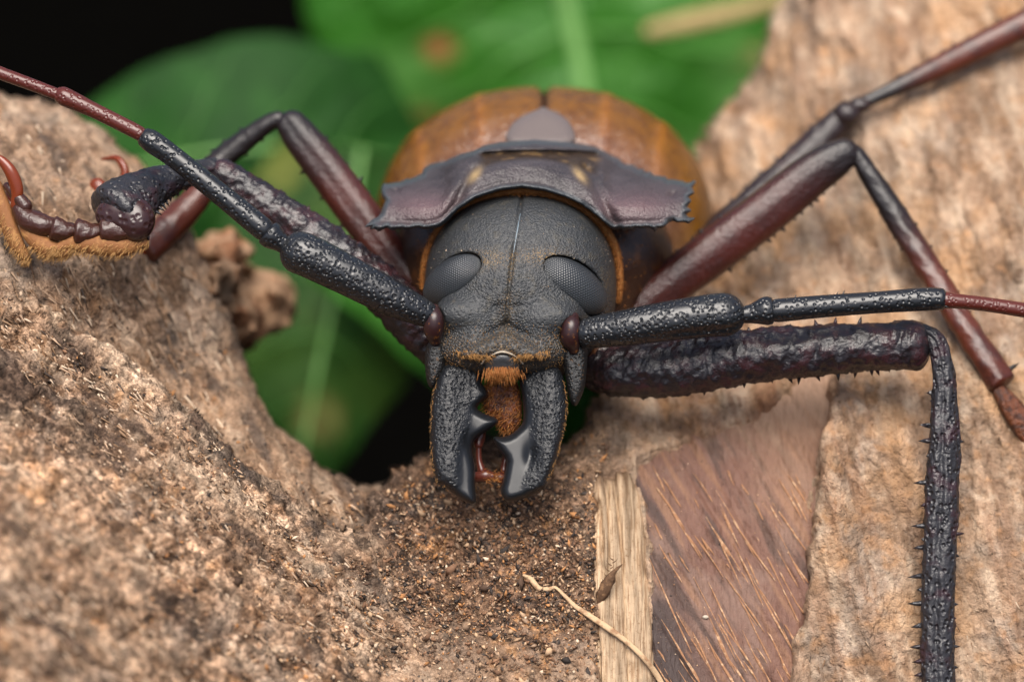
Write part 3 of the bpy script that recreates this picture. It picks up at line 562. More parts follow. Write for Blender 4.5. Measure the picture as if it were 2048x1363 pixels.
def slivers(n, grid, sx, sy, accept, dr, L0, L1, r0, r1):
    x = rng.uniform(*sx, n); y = rng.uniform(*sy, n); a = accept(x, y) > rng.random(n); x, y = x[a], y[a]; n = len(x)
    an = math.atan2(dr[1], dr[0]) + rng.normal(0, .22, n); ln = L0 + (L1 - L0) * rng.random(n) ** 2.5; x2, y2 = x + np.cos(an) * ln, y + np.sin(an) * ln
    z1, z2 = zgrid(grid, x, y), zgrid(grid, x2, y2); dz = np.clip(z2 - z1, -.5 * ln, .5 * ln); r = rng.uniform(r0, r1, n)
    V, F = cones(np.stack([x, y, z1], 1), np.stack([x2 - x, y2 - y, dz], 1), ln, r)
    pal = np.array([[.44, .30, .20], [.56, .43, .31], [.20, .12, .07], [.07, .052, .042], [.32, .20, .12]]); c = pal[rng.choice(5, n, p=[.3, .2, .2, .15, .15])] * rng.uniform(.75, 1.15, (n, 1))
    return (V, F), np.repeat(c, 9, 0)
b1, d1 = slivers(16000, gridB, (0, 11), (5.6, 13.9), lambda x, y: inB(x, y) * np.clip(left_w(x, y) - .5 * dirt_shade_w(x, y), 0, 1) * .8, (.75, .66), .05, .36, .010, .034)
b2, d2 = slivers(3500, gridA, (0, 8), (2.5, 11), lambda x, y: (psdf(polyA, x, y) < -.25) * .7, (.5, .86), .1, .6, .012, .035)
b3, d3 = slivers(1500, gridB, (12.5, 20.6), (0.3, 13.8), lambda x, y: inB(x, y) * (psdf(polyB, x, y) < -.4) * .6, (.24, .97), .05, .28, .008, .020)
VC, FC = join(b1, b2, b3)
mk('bark_slivers', (VC, FC), MAT['chips'], wood, col=np.vstack([d1, d2, d3]), smooth=False, kind='stuff')

# ------------------------------------------------------------------ leaves behind
def leaf(name, line, widths, label, base, edge, d_noise=.35, fold=.25, n=70, m=44, veins=7, spots=(), seed=0, ribr=.16, group=None):
    c = catmull(px(line), n); c[:, 2] += 9; C = c[:, :3]; T = np.gradient(C, axis=0); T /= np.linalg.norm(T, axis=1)[:, None]
    B = np.cross(T, np.array([0, 0, 1.0])); B /= np.linalg.norm(B, axis=1)[:, None]
    t = np.linspace(0, 1, n); wL = np.interp(t, *zip(*widths[0])); wR = np.interp(t, *zip(*widths[1])); v = np.linspace(-1, 1, m)
    wv = np.where(v[None] < 0, wL[:, None], wR[:, None]) * v[None]
    wv = wv * (1 + .03 * np.sin(t * 26 + seed)[:, None] * np.abs(v)[None])
    Pm = C[:, None] + B[:, None] * wv[..., None]
    dz = fold * np.abs(wv) ** 1.15 + d_noise * fbm(np.concatenate([Pm.reshape(-1, 3) * [.35, .35, 0] + seed, ], 1), 2, 40 + seed).reshape(n, m)
    vein_ph = (t[:, None] * veins - np.abs(v)[None] * 1.1); dz = dz - .10 * np.abs(np.sin(vein_ph * math.pi)) * (1 - np.abs(v)[None] ** 4)
    Pm = Pm.copy(); Pm[..., 2] += dz
    V = Pm.reshape(-1, 3); i = np.arange(n - 1)[:, None] * m; j = np.arange(m - 1)[None]; F = np.stack([i + j, i + j + 1, i + m + j + 1, i + m + j], -1).reshape(-1, 4)
    N0 = len(V); Vb = V.copy(); Vb[:, 2] += .05
    ring = np.r_[np.arange(m), np.arange(1, n) * m + m - 1, (n - 1) * m + np.arange(m - 2, -1, -1), np.arange(n - 2, 0, -1) * m]; r2 = np.roll(ring, -1)
    F = np.vstack([F, F[:, ::-1] + N0, np.stack([ring, ring + N0, r2 + N0, r2], 1)])
    c1 = np.repeat(np.array([base]), N0, 0); nz = fbm(V * [.6, .6, .1] + seed, 3, 50 + seed); c1 = mx(c1, edge, sstep(-.1, .5, nz))
    for (sx, sy, sr, sc_) in spots:
        c1 = mx(c1, sc_, sstep(1.1, .5, np.hypot(V[:, 0] - sx / 100, V[:, 1] - sy / 100) / (sr / 100) + .35 * fbm(V * 3, 2, 7)))
    o = mk(name, (np.vstack([V, Vb]), F), MAT['leaf' if name == 'broad_leaf' else 'dull_leaf'], None, col=np.vstack([c1, c1]), label=label, cat='leaf', group=group)
    mid = Pm[:, m // 2]; rr = np.linspace(ribr, ribr * .5, n)
    pr = lambda A, r: np.column_stack([A[:, 0] * 100, A[:, 1] * 100, A[:, 2] - .03, r])
    mk('midrib', tube(pr(mid[::6], rr[::6]), 40, 8, .8), MAT['midrib'], o)
    for k in range(1, veins):
        for sgn in (-1, 1):
            t0 = k / veins * .92; pts = []
            for q in np.linspace(0.02, .9, 9):
                tt = min(t0 + .16 * q, .995); vi = (sgn * q + 1) / 2 * (m - 1); pts.append(np.r_[Pm[int(tt * (n - 1)), int(round(vi))], ribr * .28 * (1 - .75 * q)])
            A = np.array(pts); mk('vein', tube(pr(A[:, :3], A[:, 3]), 18, 6, .8), MAT['vein'], o)
    return o
G1, G1e = (.035, .165, .012), (.10, .27, .055)
leaf('broad_leaf', [(1060, -420, 15), (1085, -150, 15), (1118, 0, 15.5), (1155, 180, 16), (1185, 420, 17), (1200, 760, 19)],
     ([(0, 3.0), (.25, 4.9), (.4, 5.2), (.52, 5.6), (.7, 5.0), (.85, 3.2), (1, .2)], [(0, 3.0), (.25, 5.2), (.5, 5.8), (.75, 4.6), (1, .2)]),
     'broad bright green leaf with pale midrib behind the wing cases', G1, G1e, spots=[(872, 95, 42, (.30, .13, .04)), (848, 225, 26, (.24, .12, .04)), (1510, 112, 30, (.34, .24, .10))], seed=2, ribr=.22)
leaf('rounded_leaf', [(90, 470, 14), (220, 360, 13), (420, 310, 12.5), (640, 300, 13), (860, 330, 15)],
     ([(0, .3), (.2, 1.6), (.45, 2.0), (.7, 1.8), (1, .4)], [(0, .3), (.2, 1.5), (.5, 2.3), (.8, 2.0), (1, .4)]),
     'rounded dark green leaf tip behind the left antenna', (.010, .052, .006), (.018, .08, .010), seed=5, veins=5, ribr=.07)
leaf('shaded_leaf', [(720, 300, 11), (690, 480, 10.5), (640, 700, 10), (590, 980, 10)],
     ([(0, 1.6), (.3, 2.6), (.6, 2.4), (1, .8)], [(0, 1.4), (.3, 2.3), (.62, 1.9), (.85, 1.1), (1, .5)]),
     'shaded olive green leaf below the left antenna beside the dark hollow', (.012, .050, .005), (.035, .075, .010), seed=9, veins=5, spots=[(640, 830, 60, (.11, .11, .03)), (560, 330, 70, (.10, .12, .02))], ribr=.06, d_noise=.6)
leaf('narrow_leaf', [(640, 520, 9), (800, 610, 8.5), (1000, 740, 8), (1160, 800, 8), (1300, 860, 8)],
     ([(0, .4), (.4, .9), (.7, 1.2), (1, .3)], [(0, .3), (.25, .85), (.55, 1.25), (.8, 1.25), (1, .3)]),
     'narrow green leaf passing behind the jaws', (.032, .14, .014), (.045, .17, .02), seed=12, veins=6, ribr=.05, fold=.1)

mk('dry_stalk', tube([(1300, 62, 23.6, .14), (1380, 45, 23.2, .2), (1480, 22, 22.8, .18), (1600, -10, 22.4, .13)], 30, 10, .6), MAT['twig'], None, label='blurred tan dry stalk lying across the broad leaf', cat='stalk')

def dead(X, Y, Z):
    f = ell(X, Y, Z, (4.45, 5.05, 4.4), (.46, .42, .7)); f = smin(f, ell(X, Y, Z, (5.35, 6.05, 4.8), (.62, .58, .7)), .25); f = smin(f, ell(X, Y, Z, (4.75, 6.45, 4.2), (.55, .5, .8)), .3); f = smin(f, ell(X, Y, Z, (4.5, 5.7, 4.0), (.35, .6, .9)), .2)
    q = np.stack([X.ravel(), Y.ravel(), Z.ravel()], 1); return f + .32 * fbm(q * 2.6, 4, 55).reshape(X.shape)
V, F = nets(dead, (3.6, 4.2, 2.8), (6.3, 7.3, 6.0), .07); V[:, 2] = 3.6 + (V[:, 2] - 3.2) * 3.2
nq = fbm(V * 1.3, 3, 56); cD = np.repeat(np.array([[.36, .22, .13]]), len(V), 0); cD = mx(cD, (.05, .035, .025), np.exp(-(((V[:, 0] - 4.55) / .35) ** 2 + ((V[:, 1] - 5.85) / .5) ** 2))); cD = mx(cD, (.26, .12, .06), sstep(0, .35, nq))
mk('crumpled_dead_leaf', (V, F), MAT['dead'], None, col=cD, label='crumpled tan dead leaf clinging to the edge of the paler limb', cat='dead leaf')

# curled straw fibre and torn flake on the bark
pts = [(1048, 1150), (1062, 1158), (1078, 1176), (1098, 1178), (1110, 1174), (1128, 1190), (1150, 1212), (1180, 1232), (1215, 1255), (1250, 1280), (1285, 1312), (1315, 1350), (1330, 1385), (1335, 1420)]
rad = [.03, .055, .05, .045, .03, .035, .045, .055, .06, .05, .05, .055, .05, .04]
def ztop(xx, yy):
    zz = float(zgrid(gridB, xx, yy))
    if psdf(polyStrip, np.array([xx]), np.array([yy]))[0] < 0: zz = min(zz, float(zgrid(gridS, xx, yy)))
    if psdf(polyPanel, np.array([xx]), np.array([yy]))[0] < 0: zz = min(zz, float(zgrid(gridP, xx, yy)))
    return zz
mk('straw_fibre', tube([(a, b, ztop(a / 100, b / 100) - .05 - (.06 if 3 < k < 12 else 0), r) for k, ((a, b), r) in enumerate(zip(pts, rad))], 90, 10, .45, disp=lambda s, t: .012 * np.sin(3 * t + s)), MAT['straw'], None, label='pale curled straw fibre lying across the bark and sapwood strip', cat='fibre')
zf = ztop(12.05, 11.9)
fl = [tube([(1198, 1205, zf - .02, .05), (1206, 1185, zf - .12, .12), (1218, 1160, zf - .22, .105), (1230, 1140, zf - .28, .04), (1244, 1128, zf - .3, .012)], 30, 10, .35, disp=lambda s, t: .03 * np.sin(4 * t + 9 * s) * np.sin(13 * s + t))]
fl.append(cones([[12.05 + .02 * k, 11.8 - .055 * k, zf - .15 - .01 * k] for k in range(12)], [[(-1) ** k, -.5 - .3 * random.random(), -.2] for k in range(12)], [.09 + .07 * random.random() for k in range(12)], .014, bend=(0, -.3, 0)))
mk('bark_flake', join(*fl), MAT['flake'], None, label='torn dark brown bark flake sticking up beside the sapwood strip', cat='bark flake')
# the white speck on the panel
for (a, b, r) in ((1411, 1233, .05),):
    V, F = nets(lambda X, Y, Z: ell(X, Y, Z, (a / 100, b / 100, ztop(a / 100, b / 100) - .02), (.065, .04, .04)), (a / 100 - .1, b / 100 - .1, ztop(a / 100, b / 100) - .12), (a / 100 + .1, b / 100 + .1, ztop(a / 100, b / 100) + .1), .012)
    mk('seed', (V, F), MAT['membrane'], None, label='tiny white seed lying on the dark bare wood', cat='seed')

# ------------------------------------------------------------------ the beetle
bt = empty('longhorn_beetle', P(np.array([[10.6, 7.9, 3.5]]))[0])
bt['label'] = 'large black and brown longhorn beetle facing out with open toothed jaws'; bt['category'] = 'beetle'

# head ---------------------------------------------------------------
def axes_from(a, nrm):
    a = np.array(a, float); a /= np.linalg.norm(a); n = np.array(nrm, float); n -= a * (n @ a); n /= np.linalg.norm(n); return [a, np.cross(n, a), n]
EYES = [dict(c=(9.06, 5.60, .50), ax=axes_from((-1.0, .70, .58), (-.40, .05, -.9)), r=(.74, .42, .30)),
        dict(c=(11.46, 5.71, .47), ax=axes_from((1.0, .72, .46), (.34, .05, -.93)), r=(.83, .45, .31))]
mid_pts = [(10.46, 3.8), (10.38, 4.3), (10.27, 5.0), (10.20, 5.6), (10.14, 6.2), (10.12, 6.5)]
def midx(Y): return np.interp(Y, [p[1] for p in mid_pts], [p[0] for p in mid_pts])
def headf(X, Y, Z):
    f = ((np.abs((X - 10.41) / 1.92) ** 2.25 + np.abs((Y - 5.74) / 1.86) ** 2.25 + np.abs((Z - 1.75) / 1.72) ** 2.25) ** (1 / 2.25) - 1) * 1.72
    f = smin(f, ell(X, Y, Z, (10.22, 6.0, .95), (1.45, 1.15, 1.1)), .35)
    f = smin(f, ell(X, Y, Z, (10.10, 6.95, .55), (1.42, .62, 1.0)), .3)
    f = smin(f, ell(X, Y, Z, (9.22, 6.27, .22), (.52, .32, .42)), .28)
    f = smin(f, ell(X, Y, Z, (11.0, 6.34, .17), (.54, .33, .42)), .28)
    # sunk middle of the face and the clypeus
    f = smax(f, -ell(X, Y, Z, (10.12, 6.72, -.62), (.62, .34, .42)), .22)
    cly = inflate(X, Y, Z, psdf(chaikin([(9.15, 7.12), (9.45, 6.85), (9.85, 6.66), (10.10, 6.60), (10.35, 6.68), (10.75, 6.88), (11.02, 7.15), (10.75, 7.22), (10.45, 7.22), (10.1, 7.10), (9.75, 7.2), (9.45, 7.22)], 2), X[:, :, 0], Y[:, :, 0])[:, :, None] * np.ones_like(Z), -.05 - .25 * (Y - 6.6), .22, .38)
    f = smin(f, cly, .05)
    # midline groove, Y-shaped suture
    g = np.abs(X - midx(Y)); f = f + .085 * np.exp(-(g / .035) ** 2) * sstep(6.6, 6.4, Y) * (1 - .7 * np.exp(-((Y - 4.6) / .35) ** 2))
    for (a, b) in (((10.12, 6.5), (9.45, 6.86)), ((10.12, 6.5), (10.85, 6.9))):
        e = np.array(b) - np.array(a); t = np.clip(((X - a[0]) * e[0] + (Y - a[1]) * e[1]) / (e @ e), 0, 1); dd = np.hypot(X - a[0] - t * e[0], Y - a[1] - t * e[1]); f = f + .055 * np.exp(-(dd / .085) ** 2) * sstep(1.05, .3, t) * (Z < .8)
    f = f + .05 * np.exp(-(((X - 9.95) / .1) ** 2 + ((Y - 6.12) / .06) ** 2)) + .05 * np.exp(-(((X - 10.33) / .1) ** 2 + ((Y - 6.12) / .06) ** 2))
    for e in EYES: f = smax(f, -orient_ell(X, Y, Z, e['c'], e['ax'], [q + .035 for q in e['r']]), .03)
    for (cx, cy) in ((8.66, 6.46), (11.43, 6.66)): f = smax(f, -ell(X, Y, Z, (cx, cy, .1), (.24, .34, .5)), .05)
    return f
V, F = nets(headf, (8.2, 3.5, -1.0), (12.6, 7.9, 3.2), .034)
x, y = V[:, 0], V[:, 1]
gold = np.exp(-(((x - 9.75) / .38) ** 2 + ((y - 5.18) / .16) ** 2)) + np.exp(-(((x - 10.85) / .42) ** 2 + ((y - 5.12) / .16) ** 2)) + .9 * np.exp(-((x - midx(y)) / .06) ** 2) * sstep(5.0, 5.1, y) * sstep(5.75, 5.6, y) + .4 * sstep(6.55, 6.9, y) + .5 * np.exp(-((x - midx(y)) / .16) ** 2) * sstep(5.7, 6.0, y) + .5 * sstep(11.9, 12.2, x) * sstep(5.2, 5.6, y)
pit = np.exp(-((np.hypot((x - 9.2) / .5, (y - 6.28) / .33)) ** 4)) + np.exp(-((np.hypot((x - 11.05) / .5, (y - 6.36) / .33)) ** 4))
head = mk('head', (V, F), MAT['head'], bt, attrs={'gold': np.clip(gold, 0, 1), 'pit': pit, 'grit': np.clip(.45 + .7 * sstep(5.0, 7.0, y) - pit * .9, 0, 1.2)}, label='matte black domed head with a fine midline groove')
HV = V
th, ph = np.meshgrid(np.linspace(0, 2 * math.pi, 96, endpoint=False), np.linspace(0.0001, math.pi * .62, 60), indexing='ij')
for e in EYES:
    A = [np.array(a) * r for a, r in zip(e['ax'], e['r'])]
    V = np.array(e['c']) + (np.sin(ph) * np.cos(th))[..., None] * A[0] + (np.sin(ph) * np.sin(th))[..., None] * A[1] + np.cos(ph)[..., None] * A[2]
    # kidney bend along the antenna socket
    u = np.sin(ph) * np.cos(th); V = V + np.array(e['ax'][1])[None, None] * (.05 * (u ** 2))[..., None] * (1 if e is EYES[0] else -1) * 0
    uv = np.stack([ph * np.cos(th) * .60 / .047, ph * np.sin(th) * .42 / .047 / 1.732, ph * 0], -1)
    n, m = th.shape; i = np.arange(n)[:, None]; j = np.arange(m - 1)[None]; F = np.stack([i * m + j, i * m + j + 1, ((i + 1) % n) * m + j + 1, ((i + 1) % n) * m + j], -1).reshape(-1, 4)
    if np.dot(np.cross(A[0], A[1]), A[2]) < 0: F = F[:, ::-1]
    F = F[:, ::-1]
    mk('eye', (V.reshape(-1, 3), F), MAT['eye'], head, uv=uv.reshape(-1, 3), label='grey compound eye with fine facets')
# bluish seam in the upper midline
pm = [(1041, 428), (1036, 455), (1031, 485), (1027, 510)]
def surf_z(f, xx, yy, z0=-1.0, z1=3.0):
    zs = np.arange(z0, z1, .01); X = np.full((1, 1, len(zs)), xx); Y = np.full((1, 1, len(zs)), yy); v = f(X, Y, zs[None, None]).ravel(); k = np.argmax(v < 0); return zs[k]
mk('midline_seam', tube([(a, b, surf_z(headf, a / 100, b / 100) + .004, .012 if k in (0, 3) else .02) for k, (a, b) in enumerate(pm)], 20, 8), MAT['suture'], head)

# cheeks, jaws, lip -----------------------------------------------------------
def plate(poly, zc, wd, T, h, sm=2, zr=None):
    pl = chaikin(np.array(poly) / 100.0, sm); lo, hi = pl.min(0), pl.max(0)
    def f(X, Y, Z):
        S = psdf(pl, X[:, :, 0], Y[:, :, 0])[:, :, None] + 0 * Z
        return inflate(X, Y, Z, S, zc(X, Y), wd, T)
    zz = zc(*np.meshgrid(np.linspace(lo[0], hi[0], 9), np.linspace(lo[1], hi[1], 9), indexing='ij')); Tm = np.max(T)
    return nets(f, (lo[0] - .05, lo[1] - .05, zz.min() - Tm - .1), (hi[0] + .05, hi[1] + .05, zz.max() + Tm + .1), h), pl
(VF, pl) = plate([(851, 690), (868, 676), (890, 690), (893, 730), (880, 760), (864, 780), (853, 765), (849, 725)], lambda X, Y: .35 + 0 * X, .14, .3, .025); mk('cheek', VF, MAT['gena'], head)
(VF, pl) = plate([(1120, 700), (1150, 678), (1176, 690), (1174, 735), (1170, 775), (1160, 800), (1152, 814), (1140, 806), (1134, 780), (1130, 745)], lambda X, Y: .35 + 0 * X, .13, .3, .025, 1); mk('cheek', VF, MAT['gena'], head)

ML = [(889, 728), (878, 745), (869, 766), (863, 790), (860, 817), (859, 869), (861, 915), (867, 949), (875, 969), (880, 968), (886, 970), (909, 989), (934, 1005), (949, 1009), (953, 998), (950, 972), (951, 945), (948, 922), (943, 900), (944, 888), (953, 875), (972, 863), (993, 849), (998, 841), (990, 834), (977, 830), (963, 824), (953, 817), (960, 806), (976, 792), (972, 777), (963, 766), (965, 752), (958, 734), (926, 723)]
MR = [(1112, 730), (1122, 742), (1129, 760), (1134, 785), (1136, 806), (1133, 846), (1123, 886), (1112, 926), (1100, 952), (1091, 978), (1084, 977), (1078, 983), (1052, 995), (1020, 1004), (1008, 999), (1000, 982), (1006, 960), (1010, 938), (1013, 920), (1000, 903), (989, 885), (985, 875), (991, 872), (1002, 874), (1020, 870), (1035, 857), (1045, 847), (1047, 832), (1046, 812), (1043, 783), (1038, 766), (1043, 749), (1063, 732)]
for nm, poly, sgn in (('left', ML, 1), ('right', MR, -1)):
    ctr = 9.1 if sgn > 0 else 10.85
    xi = (9.40 if sgn > 0 else 10.52)
    zc = lambda X, Y, s=sgn, c=ctr, xi=xi: .12 - .09 * np.exp(-((X - (c - .14 * s)) / .26) ** 2) * sstep(9.9, 9.3, Y) - .20 * (Y - 8.6) + .09 * np.exp(-(((X - (9.38 if s > 0 else 10.62)) / .12) ** 2 + ((Y - (8.8 if s > 0 else 9.1)) / .22) ** 2))
    (VF, pl) = plate(poly, zc, .17, .28, .02, 1); V = VF[0]
    inner = (V[:, 0] - (9.42 - .20 * sstep(8.3, 9.2, V[:, 1]))) if sgn > 0 else ((10.62 - .25 * sstep(9, 10, V[:, 1])) - V[:, 0])
    pit = sstep(.06, -.14, inner) * sstep(9.85, 9.6, V[:, 1] + .3 * inner) + .55 * sstep(8.25, 8.0, V[:, 1]); pit = np.clip(pit, 0, 1)
    jaw = mk('mandible', VF, MAT['mandible'], bt, attrs={'pit': pit}, label='curved black jaw with one inner tooth')
    ol = pl[(pl[:, 0] < 9.0) if sgn > 0 else (pl[:, 0] > 10.95)]; ol = ol[ol[:, 1] > 7.5]; n = 320
    ol = ol[np.argsort(ol[:, 1])]; ty = rng.uniform(ol[0, 1], ol[-1, 1], n); ok_ = np.column_stack([np.interp(ty, ol[:, 1], ol[:, 0]), ty]); b = np.column_stack([ok_ + rng.normal(0, .012, (n, 2)), zc(ok_[:, 0], ok_[:, 1]) + rng.uniform(-.25, .1, n)])
    b[:, 0] += sgn * .03
    mk('fringe', cones(b, np.column_stack([np.full(n, -sgn * .4) + rng.normal(0, .3, n), np.full(n, .9), rng.normal(-.3, .4, n)]), rng.uniform(.03, .075, n), .0045), MAT['hair'], jaw, kind='stuff')
    # pale membrane at the hinge
    xx = 8.84 if sgn > 0 else 11.27
    mk('hinge', tube([(xx * 100 - 3 * sgn, 706, .42, .07), (xx * 100 - 9 * sgn, 735, .38, .09), (xx * 100 - 16 * sgn, 765, .4, .05)], 18, 12), MAT['membrane'], jaw)

lab, pl = plate([(967, 722), (985, 708), (1005, 704), (1027, 710), (1043, 724), (1038, 748), (1022, 760), (1004, 764), (986, 758), (972, 746)], lambda X, Y: -.33 + .35 * (Y - 7.1) + .5 * (X - 10.04) ** 2, .14, .13, .02)
lb = mk('labrum', lab, MAT['labrum'], bt, label='small rounded upper lip fringed with orange bristles')
mk('lip_membrane', tube([(963, 727, -.30, .014), (976, 713, -.42, .022), (1003, 703, -.47, .026), (1030, 711, -.42, .022), (1046, 727, -.30, .014)], 30, 8), MAT['membrane'], lb)
n = 330; bx = rng.normal(10.04, .17, n); by = 7.32 + rng.random(n) * .2; bz = -.50 + .35 * (by - 7.1) + .5 * (bx - 10.04) ** 2
mk('bristle', cones(np.stack([bx, by, bz], 1), np.column_stack([(bx - 10.04) * .5 + rng.normal(0, .12, n), np.ones(n), rng.normal(-.12, .12, n)]), rng.uniform(.14, .30, n), .0065), MAT['rust'], lb, kind='stuff')
# hairs on the clypeus
n = 420; sd_ = rng.choice([-1, 1], n); tt = rng.random(n); bx = 10.05 + sd_ * (.20 + .75 * tt); by = 6.98 + .12 * rng.random(n) + .12 * (1 - tt); bz = np.array([surf_z(headf, a, b, -1, 1) for a, b in zip(bx[:140], by[:140])]); k = rng.integers(0, 140, n); bx, by, sd_ = bx[k], by[k], sd_[k]
b = np.stack([bx + rng.normal(0, .02, n), by + rng.normal(0, .02, n), bz[k] + .01], 1)
mk('face_hair', cones(b, np.column_stack([-sd_ * .55 + rng.normal(0, .4, n), .8 + rng.normal(0, .3, n), np.full(n, -.5)]), rng.uniform(.06, .17, n), .0065), MAT['hair'], head, kind='stuff')
n = 900; fv = HV[(HV[:, 1] > 6.45) & (HV[:, 2] < .6)]; b = fv[rng.integers(0, len(fv), n)] + rng.normal(0, .01, (n, 3))
mk('face_down', cones(b, np.column_stack([rng.normal(0, .6, n), rng.normal(.6, .5, n), np.full(n, -.45)]), rng.uniform(.03, .075, n), .004), MAT['hair'], head, kind='stuff')
# mouthparts behind the jaws
def mouth(X, Y, Z):
    f = ell(X, Y, Z, (10.05, 7.9, .62), (.36, .42, .3)); f = smin(f, ell(X, Y, Z, (10.18, 8.25, .55), (.26, .42, .25)), .12); return smin(f, ell(X, Y, Z, (9.85, 8.0, .6), (.18, .35, .2)), .1)
V, F = nets(mouth, (9.5, 7.3, .2), (10.6, 8.8, 1.0), .03); mo = mk('maxilla', (V, F), MAT['amber'], bt, label='orange brown mouthparts between the jaws')
n = 700; b = V[rng.integers(0, len(V), n)]; mk('mouth_hair', cones(b, np.column_stack([-.4 + rng.normal(0, .4, n), rng.normal(.6, .4, n), rng.normal(-.5, .3, n)]), rng.uniform(.08, .2, n), .007), MAT['rust'], mo, kind='stuff')
for seg in ([(962, 850, .5, .10), (958, 875, .45, .13), (957, 888, .4, .10)], [(957, 893, .4, .06), (958, 920, .38, .065), (963, 940, .36, .09)], [(955, 953, .35, .11), (972, 951, .33, .13), (984, 952, .31, .09)]): mk('palp_segment', tube(seg, 20, 16), MAT['palp'], mo)
for seg in ([(1022, 885, .55, .09), (1012, 920, .5, .08), (1008, 940, .42, .08)], [(1010, 955, .38, .13), (998, 955, .35, .12), (990, 954, .33, .08)]): mk('palp_segment', tube(seg, 20, 16), MAT['palp'], mo)
n = 110; k = rng.integers(0, 2, n); b = np.column_stack([np.where(k == 0, 9.75, 9.98) + rng.normal(0, .06, n), 9.53 + rng.normal(0, .06, n), np.full(n, .24)]); mk('palp_hair', cones(b, np.column_stack([np.where(k == 0, .6, -.6) + rng.normal(0, .5, n), rng.normal(.2, .6, n), np.full(n, -.5)]), rng.uniform(.05, .11, n), .006), MAT['rust'], mo, kind='stuff')

# thorax, pronotum, wing cases ---------------------------------------------------
def thor(X, Y, Z):
    f = ell(X, Y, Z, (10.62, 5.15, 3.6), (2.85, 1.85, 2.3)); f = smin(f, ell(X, Y, Z, (10.5, 6.3, 2.9), (2.1, 1.3, 1.5)), .4)
    f = smin(f, ell(X, Y, Z, (12.05, 7.25, 1.75), (.55, .62, .6)), .2); f = smin(f, ell(X, Y, Z, (8.95, 7.0, 2.1), (.5, .6, .6)), .2)
    q = np.stack([X.ravel(), Y.ravel(), Z.ravel()], 1)
    return f
V, F = nets(thor, (7.5, 3.1, .9), (13.7, 8.1, 6.2), .06); thx = mk('thorax', (V, F), MAT['thorax'], bt, label='glossy dark brown underside of the thorax')

pron_poly = [(884, 452), (866, 459), (838, 455), (800, 459), (772, 457), (758, 461), (752, 456), (740, 459), (742, 454), (729, 455), (742, 446), (736, 442), (752, 437), (763, 422), (768, 400), (762, 375), (766, 366), (790, 364), (815, 360), (845, 347), (853, 335), (868, 325), (890, 322), (920, 308), (950, 300), (966, 291), (1000, 284), (1070, 279), (1140, 284), (1190, 292), (1215, 305), (1250, 325), (1290, 342), (1325, 352), (1352, 362), (1394, 363), (1383, 374), (1391, 384), (1380, 392), (1386, 404), (1376, 412), (1382, 424), (1372, 428), (1376, 436), (1390, 436), (1378, 447), (1362, 447), (1345, 441), (1332, 450), (1312, 462), (1290, 455), (1255, 460), (1226, 459), (1212, 448), (1195, 432), (1165, 410), (1130, 394), (1090, 382), (1045, 376), (1000, 381), (950, 397), (915, 420), (898, 440)]
def jag(poly, a, step, seed, lo, hi):
    out = []; p = np.array(poly, float)
    for k in range(len(p)):
        q0, q1 = p[k], p[(k + 1) % len(p)]; m = max(1, int(np.linalg.norm(q1 - q0) / step))
        for t in range(m):
            v = q0 + (q1 - q0) * t / m; w_ = 1.0 if (v[0] < lo or v[0] > hi) else .12
            out.append(v + w_ * np.array([random.uniform(-a, a), random.uniform(-a, a)]))
    return out
pron_poly = jag(pron_poly, 3.2, 7, 1, 870, 1235)
yfx = np.array([7.0, 7.7, 8.6, 8.85, 9.05, 9.5, 10, 10.45, 10.9, 11.5, 12, 12.25, 12.9, 13.1, 14.1]); yfy = np.array([4.56, 4.57, 4.58, 4.50, 4.25, 3.97, 3.81, 3.76, 3.82, 4.06, 4.40, 4.58, 4.57, 4.58, 4.4])
xx = np.linspace(7, 14.1, 400); yy = np.interp(xx, yfx, yfy); kr = np.exp(-np.linspace(-2.5, 2.5, 31) ** 2); yy = np.convolve(np.pad(yy, 15, 'edge'), kr / kr.sum(), 'valid')
def yfront(X): return np.interp(X, xx, yy)
def hood_top(X): return 3.18 + .20 * (X - 10.58) ** 2
def trough(X, Y):
    up = 2.99 + .035 * (X - 10.83) ** 2
    return sstep(up - .02, up + .05, Y) * sstep(hood_top(X) + .04, hood_top(X) - .07, Y) * sstep(1.34, 1.08, np.abs(X - 10.80) + .25 * np.abs(Y - 3.1))
def zpron(X, Y):
    h = yfront(X) - Y
    z = 1.25 + .75 * h + 1.5 * np.maximum(h - .42, 0) ** 1.3
    z = z - .09 * np.exp(-((h - .04) / .06) ** 2) + .05 * np.exp(-((h - .14) / .05) ** 2) + .05 * fbm(np.stack([np.ravel(X * 1.7 + 0 * Y), np.ravel(Y * 1.7 + 0 * X), np.ravel(0 * X * Y)], 1), 3, 303).reshape(np.shape(X + Y))       # rolled front rim
    z = z + .26 * trough(X, Y)                                                             # hairy trough before the back rim
    for (cx, s) in ((8.95, 1), (12.45, -1)):                                                # swollen side plates
        u = (X - cx) * .75 * s + (Y - 3.75) * .66; v = (Y - 3.75) * .75 - (X - cx) * .66 * s
        z = z - .38 * np.exp(-((u / .75) ** 2 + (v / .95) ** 2) ** 1.5)
    z = z + .22 * np.exp(-((X - 9.35 + .5 * (Y - 3.6)) / .12) ** 2) * sstep(3.2, 3.4, Y) + .22 * np.exp(-((X - 11.85 - .5 * (Y - 3.6)) / .12) ** 2) * sstep(3.2, 3.4, Y)
    for (cx, cy) in ((7.92, 3.80), (13.45, 3.88)): z = z + .16 * np.exp(-(((X - cx) / .09) ** 2 + ((Y - cy) / .07) ** 2))
    return z
(VF, pl) = plate(pron_poly, zpron, .10, .36, .028, 0)
V = VF[0]; x, y, z = V.T; S = psdf(pl, x, y); h = yfront(x) - y
c = np.repeat(np.array([[.042, .034, .036]]), len(V), 0) * (1 + .5 * fbm(V * 2.6, 3, 301))[:, None]
